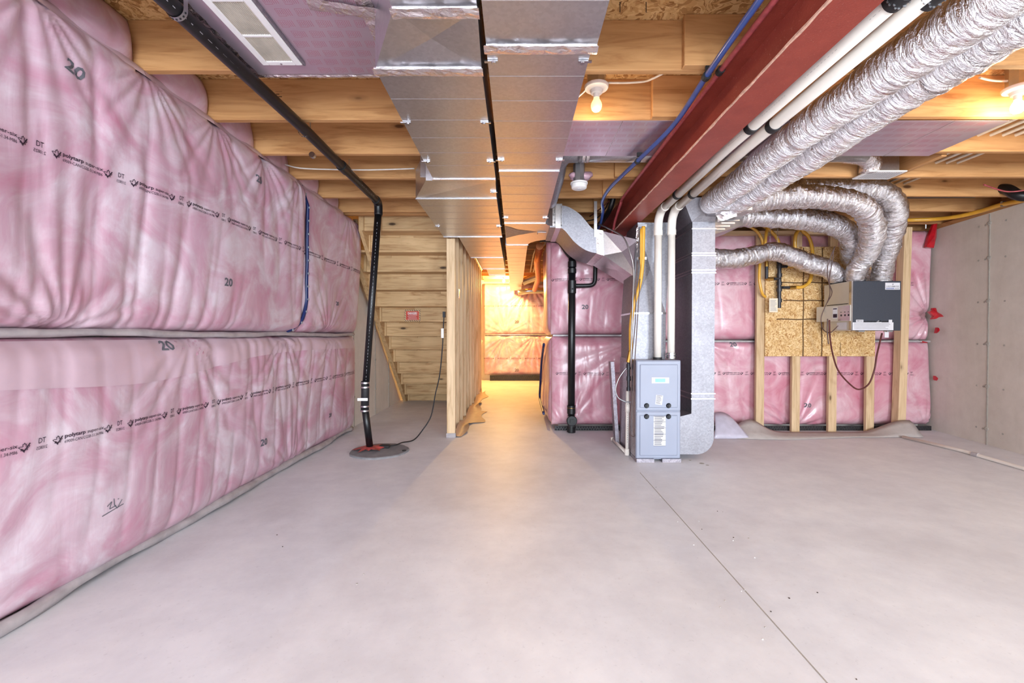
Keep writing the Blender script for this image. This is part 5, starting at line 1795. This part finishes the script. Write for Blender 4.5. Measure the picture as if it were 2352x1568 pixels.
# ---------------------------------------------------------------- sheets and pipe on the floor
def ribbon(name, rows, m, label, cat):
    n = len(rows[0])
    v = [p for r in rows for p in r]
    f = [(i * n + j, i * n + j + 1, (i + 1) * n + j + 1, (i + 1) * n + j) for i in range(len(rows) - 1) for j in range(n - 1)]
    o = tag(ob(name, v, f, m, None, True), label, cat)
    md = o.modifiers.new('thickness', 'SOLIDIFY')
    md.thickness = 0.002
    return o


rows = []
for i in range(40):
    t = i / 39
    x = 2.30 + 2.0 * t
    lf = 0.14 * math.exp(-((t - 0.12) / 0.09) ** 2) + 0.13 * sm(0.72, 0.97, np.array(t)) + 0.012
    rows.append([Vector((x, 4.62 - 0.05 * math.sin(t * 7) + 0.08 * sm(0.7, 1, np.array(t)), 0.004)), Vector((x + 0.01, 4.72, 0.006 + 0.25 * lf)), Vector((x + 0.02, 4.80, 0.006 + 0.75 * lf)), Vector((x + 0.02, 4.86, 0.008 + lf))])
ribbon('gasket_sheet', rows, M['greysheet'], 'grey-beige gasket sheet curling along the foot of the open studs', 'sheet')
rows = []
for i in range(14):
    t = i / 13
    a, b = W(1640 + 82 * t, 1016 - 3 * t, 4.62), W(1640 + 36 * t, 948 - 14 * t + 20 * t * t, 4.86)
    a.z = max(a.z, 0.003)
    rows.append([a.lerp(b, s_) + Vector((0, -0.03 * math.sin(math.pi * s_), 0)) for s_ in (0, 0.2, 0.4, 0.6, 0.8, 1)])
ribbon('poly_sheet', rows, M['polysheet'], 'translucent lavender poly sheet slumped beside the return drop', 'sheet')
wp = [WZ(2074, 1003, 0.016), WZ(2210, 1035, 0.016), WZ(2352, 1076, 0.016)]
far = wp[2] + (wp[2] - wp[1]) * 2
PW = thing('floor_pipe', 'white plastic pipe lying along the foot of the bare concrete wall', 'pipe', (wp[1].x, wp[1].y, 0))
tube('pipe', [wp[0], wp[1], wp[2], far], 0.016, M['pvc'], PW, 10)
ring('pipe_joint', WZ(2240, 1044, 0.016), wp[1] - wp[0], 0.0165, 0.05, M['grey_poly'], PW)

# ---------------------------------------------------------------- black vent stack
VS = thing('vent_stack', 'black plastic vent stack with cleanout rising from the floor', 'pipe', (0.62, 4.93, 0))
yv = 4.93
def vs(px, py): return W(px, py, yv)
xb_ = vs(1312, 980).x; xt = vs(1314, 600).x
tube('stack_pipe', [(xb_, yv, 0.1), (xt, yv, vs(1314, 575).z)], 0.040, M['abs'], VS, 18)
tube('base_section', [(xb_ + 0.004, yv, 0.0), (xb_ + 0.002, yv, 0.12)], 0.043, M['membrane'], VS, 16)
for py, h in ((607, 0.06), (622, 0.05), (655, 0.10), (668, 0.05), (940, 0.09), (985, 0.06)):
    ring('pipe_hub', (xb_ + (xt - xb_) * (985 - py) / 385, yv, vs(1313, py).z), (0, 0, 1), 0.040, h, M['abs'], VS, 0.007)
cz = vs(1312, 964).z
MB().lathe([(0.058, yv - 0.03), (0.058, yv - 0.062), (0.052, yv - 0.068)], (xb_, 0, cz), 22, 'y').box((xb_ - 0.02, xb_ + 0.02), (yv - 0.085, yv - 0.06), (cz - 0.02, cz + 0.02)).build('cleanout_cap', M['abs'], VS, True)
ring('gas_line', (xb_, yv, vs(1313, 936).z), (0, 0, 1), 0.0475, 0.004, M['brass'], VS, 0.0)
b0 = vs(1318, 656)
tube('branch_arm', catmull([b0, vs(1345, 656), vs(1360, 654), vs(1366, 646), vs(1367, 630), vs(1368, 590)], 4), 0.024, M['abs'], VS, 14)
tube('stack_offset', catmull([(xt, yv, vs(1314, 590).z), vs(1304, 578), vs(1292, 560), W(1284, 552, 5.0), W(1270, 549, 5.0), W(1240, 548, 5.0)], 5), 0.040, M['abs'], VS, 16)
# ---------------------------------------------------------------- furnace gas line, drain, conduit
yl = 3.95
def lg(px, py, Y=yl):
    p_ = W(px, py, Y)
    if p_.z < FZ1 + 0.03: p_.x = min(p_.x, 1.003)       # stays outside the cabinet
    return p_
FG = thing('furnace_gas_line', 'yellow gas hose with black iron drip leg beside the furnace', 'gas hose', lg(1446, 897))
tube('yellow_hose', catmull([lg(1478, 520), lg(1477, 560), lg(1476, 600), lg(1470, 650), lg(1456, 700), lg(1449, 750), lg(1449, 812)], 8), 0.017, M['yellow'], FG, 12)
tube('yellow_hose', catmull([lg(1472, 525), lg(1472, 600), lg(1473, 615)], 6), 0.009, M['yellow'], FG, 8)
MB().cyl(lg(1448, 832), lg(1449, 806), 0.021, 8).build('brass_fitting', M['brass'], FG)
MB().cyl(lg(1446, 897), lg(1448, 830), 0.013, 12).build('iron_pipe', M['iron'], FG, True)
for py, r, h in ((842, 0.021, 6), (869, 0.019, 5), (893, 0.018, 4)):
    MB().cyl(lg(1446.5, py + h), lg(1447, py - h), r, 10).build('iron_fitting', M['iron'], FG, True)
_t = lg(1447, 869)
MB().cyl(_t, (1.034, _t.y, _t.z), 0.012, 10).cyl((1.010, _t.y, _t.z), (1.030, _t.y, _t.z), 0.02, 8).build('iron_tee', M['iron'], FG)
tube('steel_lead', catmull([lg(1442, 842), lg(1432, 853), lg(1420, 872), lg(1414, 895), lg(1420, 913), lg(1436, 922), lg(1448, 923), Vector((1.03, yl, lg(1448, 923).z))], 8), 0.0055, M['zinc'], FG, 8)
DR = thing('drain_pipe', 'white plastic condensate drain pipe down the side of the furnace', 'pipe', lg(1441, 1045, 3.98))
tube('drain_riser', [lg(1443, 898, 3.98), lg(1440, 1042, 3.98)], 0.015, M['pvc'], DR, 12)
tube('drain_sleeve', [lg(1442.5, 928, 3.98), lg(1442, 946, 3.98)], 0.020, M['pvc'], DR, 12)
e0 = lg(1440, 1042, 3.98); e0.z = 0.022
e1 = Vector((e0.x - 0.01, 4.52, 0.020))
tube('drain_run', [e0, e1], 0.016, M['pvc'], DR, 12)
MB().lathe([(0.02, -0.018), (0.022, 0.0), (0.02, 0.04)], e0, 12).build('drain_elbow', M['pvc'], DR, True)
MB().cyl(e1 + Vector((-0.02, 0, 0.004)), e1 + Vector((0.10, 0, 0.004)), 0.019, 12).build('drain_elbow', M['pvc'], DR, True)
f = Flat()
for z in np.arange(0.12, 0.5, 0.02): f.rect(-0.004, z, -0.001, z + 0.012)
f.build('pipe_print', M['ink_grey'], DR, lambda A, Bb: np.stack([e0.x + 0.003 + A, 0 * A + 3.964, Bb], 1))
tag(tube('metal_conduit', catmull([W(1375, 515, 4.25), W(1405, 528, 4.12), W(1432, 545, 4.02), W(1447, 580, 3.97), W(1455, 620, 3.96), W(1453, 700, 3.93), Vector((1.012, 3.90, 0.95)), Vector((1.012, 3.90, 0.80))], 8), 0.007, M['zinc'], None, 8), 'thin grey conduit arching over the offset duct down to the furnace', 'conduit')
for i, (lab, pts) in enumerate((('brown thermostat wire looping down to the lower furnace side', [W(1464, 600, 3.90), W(1461, 650, 3.90), W(1459, 740, 3.88), lg(1458, 830, 3.85), lg(1456, 880, 3.85), lg(1454, 920, 3.85), lg(1448, 960, 3.85), lg(1446, 985, 3.85), lg(1454, 1000, 3.85), Vector((1.028, 3.85, 0.20))]), ('thin dark wire down the furnace side behind the drain pipe', [W(1470, 640, 3.87), W(1465, 720, 3.86), W(1460, 800, 3.83), Vector((1.014, 3.82, 0.72)), Vector((1.014, 3.82, 0.45)), Vector((1.012, 3.82, 0.30)), Vector((1.018, 3.82, 0.23)), Vector((1.028, 3.82, 0.21))]))):
    tag(tube('thermostat_wire', catmull([p + Vector((0, 0, 0)) for p in pts], 6), 0.004, M['wire'], None, 6), lab, 'wire')
o = MB().hexa([(0.985, 4.36, 0.0), (1.02, 4.36, 0.0), (1.02, 4.46, 0.0), (0.985, 4.46, 0.0)], [(0.93, 4.36, 0.82), (0.965, 4.36, 0.82), (0.965, 4.46, 0.82), (0.93, 4.46, 0.82)]).build('spare_panel', M['furnace_side'])
tag(o, 'narrow grey metal panel leaning against the furnace side', 'panel')

# ---------------------------------------------------------------- lamps and detector
def lampholder(loc, label, glow, tilt_=0, bulb=True, box_=None):
    L = thing('lampholder', label, 'ceiling lamp', loc)
    x, y, z = loc
    MB().lathe([(0.066, 0.0), (0.066, 0.008), (0.06, 0.014)][::-1] if False else [(0.030, -0.038), (0.036, -0.020), (0.062, -0.012), (0.066, -0.004), (0.066, 0.004)], (x, y, z), 28).build('holder_plate', M['white'], L, True)
    MB().lathe([(0.017, -0.062), (0.017, -0.036)], (x, y, z), 18).build('socket', M['white'], L, True)
    prof = [(0.008, -0.135), (0.018, -0.1325), (0.026, -0.124), (0.030, -0.112), (0.0305, -0.102), (0.028, -0.090), (0.022, -0.078), (0.016, -0.068), (0.015, -0.060)]
    MB().lathe(prof, (x, y, z), 24).build('bulb', M[glow], L, True)
    if box_:
        MB().lathe([(0.05, 0.004), (0.05, SF - z)], (x, y, z), 8).build('junction_box', M['zinc'], L)
    return L


p = W(1370, 199, 2.46)
L1 = lampholder((p.x, p.y, p.z), 'white ceiling lampholder with a softly glowing bulb by the trunk duct', 'glow_soft', box_=True)
f = Flat(); f.text('NPS', -0.02, 0, 0.009, 0.022, 0.01); f.rect(-0.02, -0.008, 0.012, -0.006)
lamp_light((p.x, p.y, p.z - 0.16), 3, (1.0, 0.72, 0.42))
p = W(2338, 203, 2.46)
L2 = lampholder((p.x, p.y, p.z), 'white ceiling lampholder with a glaring bulb near the bare concrete wall', 'glow_hot', box_=True)
lamp_light((p.x, p.y, p.z - 0.16), 13, (1.0, 0.70, 0.38))
L3 = lampholder((-0.262, 9.62, 2.36), 'glaring bare bulb lampholder over the lit passage', 'glow_hot', box_=True)
lamp_light((-0.262, 9.62, 2.19), 300, (1.0, 0.60, 0.17))
SD_ = W(1330, 427, 3.42)
sdv = thing('smoke_detector', 'round white smoke detector hanging under its ceiling box', 'smoke detector', SD_)
MB().lathe([(0.05, -0.022), (0.058, -0.016), (0.060, 0.0), (0.058, 0.012)], SD_, 26).build('detector_body', M['white'], sdv, True)
MB().lathe([(0.066, 0.014), (0.066, 0.024)], SD_, 26).build('detector_base', M['white'], sdv, True)
MB().lathe([(0.014, -0.024), (0.014, -0.02)], SD_, 12).build('test_button', M['paper'], sdv)
MB().lathe([(0.045, 0.024), (0.045, JB + 0.06 - SD_.z)], SD_, 8).build('ceiling_box', M['zinc'], sdv)
v, fcs = [], []
nu, nv = 16, 9
for i in range(nv):
    ph_ = math.pi * (i + 0.5) / nv
    for j in range(nu):
        t = 2 * math.pi * j / nu
        r = 1 + 0.16 * math.sin(3 * t + 2 * ph_) + 0.14 * math.sin(5 * t - 3 * ph_) + random.uniform(-0.06, 0.06)
        v.append((SD_.x + 0.015 + 0.085 * r * math.sin(ph_) * math.cos(t), SD_.y + 0.02 + 0.05 * r * math.sin(ph_) * math.sin(t), SD_.z + 0.082 + 0.036 * r * math.cos(ph_)))
for i in range(nv - 1):
    for j in range(nu):
        k = (j + 1) % nu
        fcs.append((i * nu + j, i * nu + k, (i + 1) * nu + k, (i + 1) * nu + j))
fcs += [tuple(range(nu)), tuple((nv - 1) * nu + j for j in range(nu))]
tag(ob('insulation_scrap', v, fcs, M['pink'], None, True), 'tuft of pink insulation above the smoke detector', 'insulation')

# ---------------------------------------------------------------- ceiling services
def line(name, label, cat, pts, r, m, k=6, n=8):
    return tag(tube(name, catmull(pts, k), r, M[m], None, n), label, cat)


zb_ = JB - 0.03
line('water_tube', 'blue water tube running along the red steel beam', 'tube', [(0.88, 0.2, 2.29), (0.88, 1.59, 2.29), (0.885, 2.06, 2.285), (0.90, 2.55, 2.28), (0.83, 3.05, 2.27), (0.76, 3.6, 2.27), (0.755, 3.9, 2.25), (0.80, 4.1, 2.22), (0.82, 4.4, 2.15), (0.78, 4.8, 2.1)], 0.014, 'blue')
line('water_tube', 'dusty red water tube running along the upper flange of the beam', 'tube', [(0.945, 0.2, 2.302), (0.945, 2.0, 2.302), (0.946, 3.0, 2.30), (0.945, 3.9, 2.296), (0.95, 4.05, 2.27), (0.948, 4.25, 2.18), (0.945, 4.35, 2.10), (0.93, 4.6, 2.05)], 0.0125, 'redpex')
for y, x in ((2.08, 0.885), (3.05, 0.832)):
    o = MB().cyl((x, y - 0.012, 2.283 if y < 3 else 2.27), (x, y + 0.012, 2.283 if y < 3 else 2.27), 0.02, 12).box((x - 0.005, x + 0.03), (y - 0.006, y + 0.006), (2.30, JB)).build('tube_clip', M['rubber'])
    tag(o, 'black clip holding the blue water tube', 'clip', 'clips on the blue water tube')
o = MB().cyl((0.945, 2.055, 2.302), (0.945, 2.085, 2.302), 0.018, 12).build('tube_clip', M['rubber'])
tag(o, 'black clip holding the dusty red water tube', 'clip')
line('drain_elbow', 'black plastic drain bending down beside the end of the beam', 'pipe', [W(1450, 430, 4.2), W(1425, 432, 4.2), W(1412, 440, 4.22), W(1408, 458, 4.24), W(1400, 482, 4.3), W(1385, 505, 4.5), W(1372, 522, 4.7)], 0.026, 'abs', n=14)
for i, (lab, pts) in enumerate((('dark red wire drooping beside the end of the steel beam', [W(1435, 425, 4.3), W(1405, 455, 4.3), W(1380, 478, 4.4), W(1355, 497, 4.6)]), ('dark cable sagging behind the hanger bar above the offset duct', [W(1400, 438, 4.25), W(1395, 470, 4.4), W(1372, 500, 4.6), W(1345, 508, 4.8)]))):
    line('loose_wire', lab, 'wire', pts, 0.006, 'cordred' if i == 0 else 'rubber')
line('white_cable', 'white cable running under the joists left of the trunk duct', 'cable', [W(655, 378, 3.45), W(690, 386, 3.42), W(760, 389, 3.42), W(850, 390, 3.42), W(952, 387, 3.42)], 0.005, 'cable')
line('white_cable', 'white cable running from the glowing lampholder along a joist', 'cable', [W(1396, 190, 2.47), W(1440, 190, 2.5), W(1480, 187, 2.5), W(1500, 180, 2.45), W(1530, 165, 2.4)], 0.006, 'cable')
line('white_cable', 'short white cable between the trunk duct and the glowing lampholder', 'cable', [W(1325, 225, 2.5), W(1340, 212, 2.48), W(1350, 202, 2.47)], 0.005, 'cable')
line('white_cable', 'white cable running from the glaring lampholder along a joist', 'cable', [W(2250, 178, 2.42), W(2275, 184, 2.46), W(2300, 186, 2.47), W(2325, 186, 2.47)], 0.006, 'cable')
for i in range(5):
    x = 3.14 + 0.085 * i
    tag(tube('pex_line', [(x, 2.0, 2.44), (x, 4.6, 2.44)], 0.011, M['pex_white'], None, 8), ORD[i] + ' white water line from the short block, passing through the joists', 'tube', 'white lines through the joists')
# round ducts in the bay behind the pan, with register boot
RP = thing('round_duct', 'round galvanized duct in the joist bay beyond the smoke detector', 'duct', (1.4, 3.33, 2.36))
tube('duct_pipe', [(0.42, 3.32, 2.435), (2.60, 3.32, 2.435)], 0.066, M['galv'], RP, 20)
tube('duct_elbow', catmull([(0.46, 3.32, 2.435), (0.37, 3.33, 2.43), (0.325, 3.42, 2.40), (0.318, 3.55, 2.34), (0.29, 3.9, 2.25)], 5), 0.068, M['galv_dull'], RP, 18)
for x in (0.50, 0.53, 2.3):
    ring('duct_crimp', (x, 3.32, 2.435), (1, 0, 0), 0.066, 0.02, M['foil_tape'], RP)
tube('boot_elbow', catmull([(2.45, 3.33, 2.44), (2.62, 3.36, 2.43), (2.70, 3.40, 2.40), (2.72, 3.43, 2.34)], 5), 0.07, M['foil_tape'], RP, 16)
RG = thing('ceiling_register', 'white slotted register hanging under the joists by the short block', 'register', (2.8, 3.5, JB - 0.03))
MB().bbox((2.66, 2.95), (3.36, 3.535), (JB - 0.016, JB - 0.006), 0.003).build('register_plate', M['white'], RG)
sl = MB()
for i in range(14):
    x = 2.69 + i * 0.018
    sl.box((x, x + 0.006), (3.385, 3.51), (JB - 0.0175, JB - 0.0155))
o = sl.build('register_slots', M['ink_faint'], RG); o['kind'] = 'stuff'
box('register_neck', (2.69, 2.92), (3.40, 3.515), (JB - 0.008, JB + 0.12), M['galv'], RG)
line('drain_pipe', 'black plastic pipe running between the last joists to the right wall', 'pipe', [(2.9, 4.2, 2.40), (3.6, 4.2, 2.40), (4.3, 4.18, 2.40)], 0.032, 'abs', 0, 14)
p = W(2330, 440, 3.95)
p.x -= 0.05
o = tube('pipe_trap', catmull([(p.x - 0.02, 4.1, 2.40), (p.x, 3.98, 2.385), (p.x + 0.01, 3.9, 2.312), (p.x + 0.06, 3.86, 2.285), (p.x + 0.13, 3.86, 2.33)], 5), 0.045, M['abs'], None, 14)
tag(o, 'black plastic trap bend hanging above the bare concrete wall', 'pipe')
line('loose_wire', 'thin reddish cable sagging by the black trap bend', 'wire', [W(2260, 424, 3.75), W(2285, 433, 3.8), W(2315, 440, 3.8), W(2352, 437, 3.75), W(2380, 430, 3.7)], 0.006, 'redpex')
GL = thing('gas_line', 'long yellow gas line clipped along the top of the bare concrete wall', 'gas line', (4.4, 4.4, 2.3))
tube('gas_tube', catmull([W(2060, 506, 4.93), W(2100, 505, 4.9), W(2150, 503, 4.80), W(2200, 497, 4.62), W(2255, 484, 4.42), W(2300, 470, 4.22), W(2352, 459, 4.02), W(2420, 440, 3.8), W(2560, 400, 3.4)], 8), 0.021, M['yellow'], GL, 12)
p = W(2305, 468, 4.2)
box('tube_strap', (p.x - 0.02, p.x + 0.02), (p.y - 0.01, p.y + 0.01), (p.z - 0.024, p.z + 0.024), M['zinc'], GL)

# ---------------------------------------------------------------- passage ceiling services
line('drain_pipe', 'round drain pipe sloping along the passage ceiling beside the corner', 'pipe', [W(1253, 565, 5.3) + Vector((-0.07, 0, 0)), W(1245, 600, 6.1) + Vector((-0.07, 0, 0)), W(1237, 640, 7.4), W(1228, 665, 8.2)], 0.045, 'copper', 0, 12)
line('drain_pipe', 'horizontal round pipe crossing the end of the passage ceiling', 'pipe', [W(1190, 672, 9.6), W(1215, 668, 9.6), (1.6, 9.6, 2.06)], 0.06, 'galv', 0, 12)
for i, (dx, lab) in enumerate(((0, 'thin white water line under the passage joists, beside the duct'), (0.06, 'thin white water line under the passage joists, beside the drain pipe'))):
    line('water_line', lab, 'tube', [(0.26 + dx, 5.3, 2.31), (0.33 + dx, 5.9, 2.305), (0.27 + dx, 6.6, 2.31), (0.28 + dx, 8.6, 2.31)], 0.012, 'pex_white')
o = MB().cyl((0.15, 9.3, 2.2), (0.45, 9.2, 2.3), 0.075, 12).build('round_duct', M['galv'])
tag(o, 'round takeoff pipe at the far end of the trunk duct', 'duct')
line('white_cable', 'cable along the top of the stud partition in the passage', 'cable', [(-0.628, 5.0, 2.30), (-0.63, 6.0, 2.29), (-0.63, 8.3, 2.30)], 0.006, 'cable')
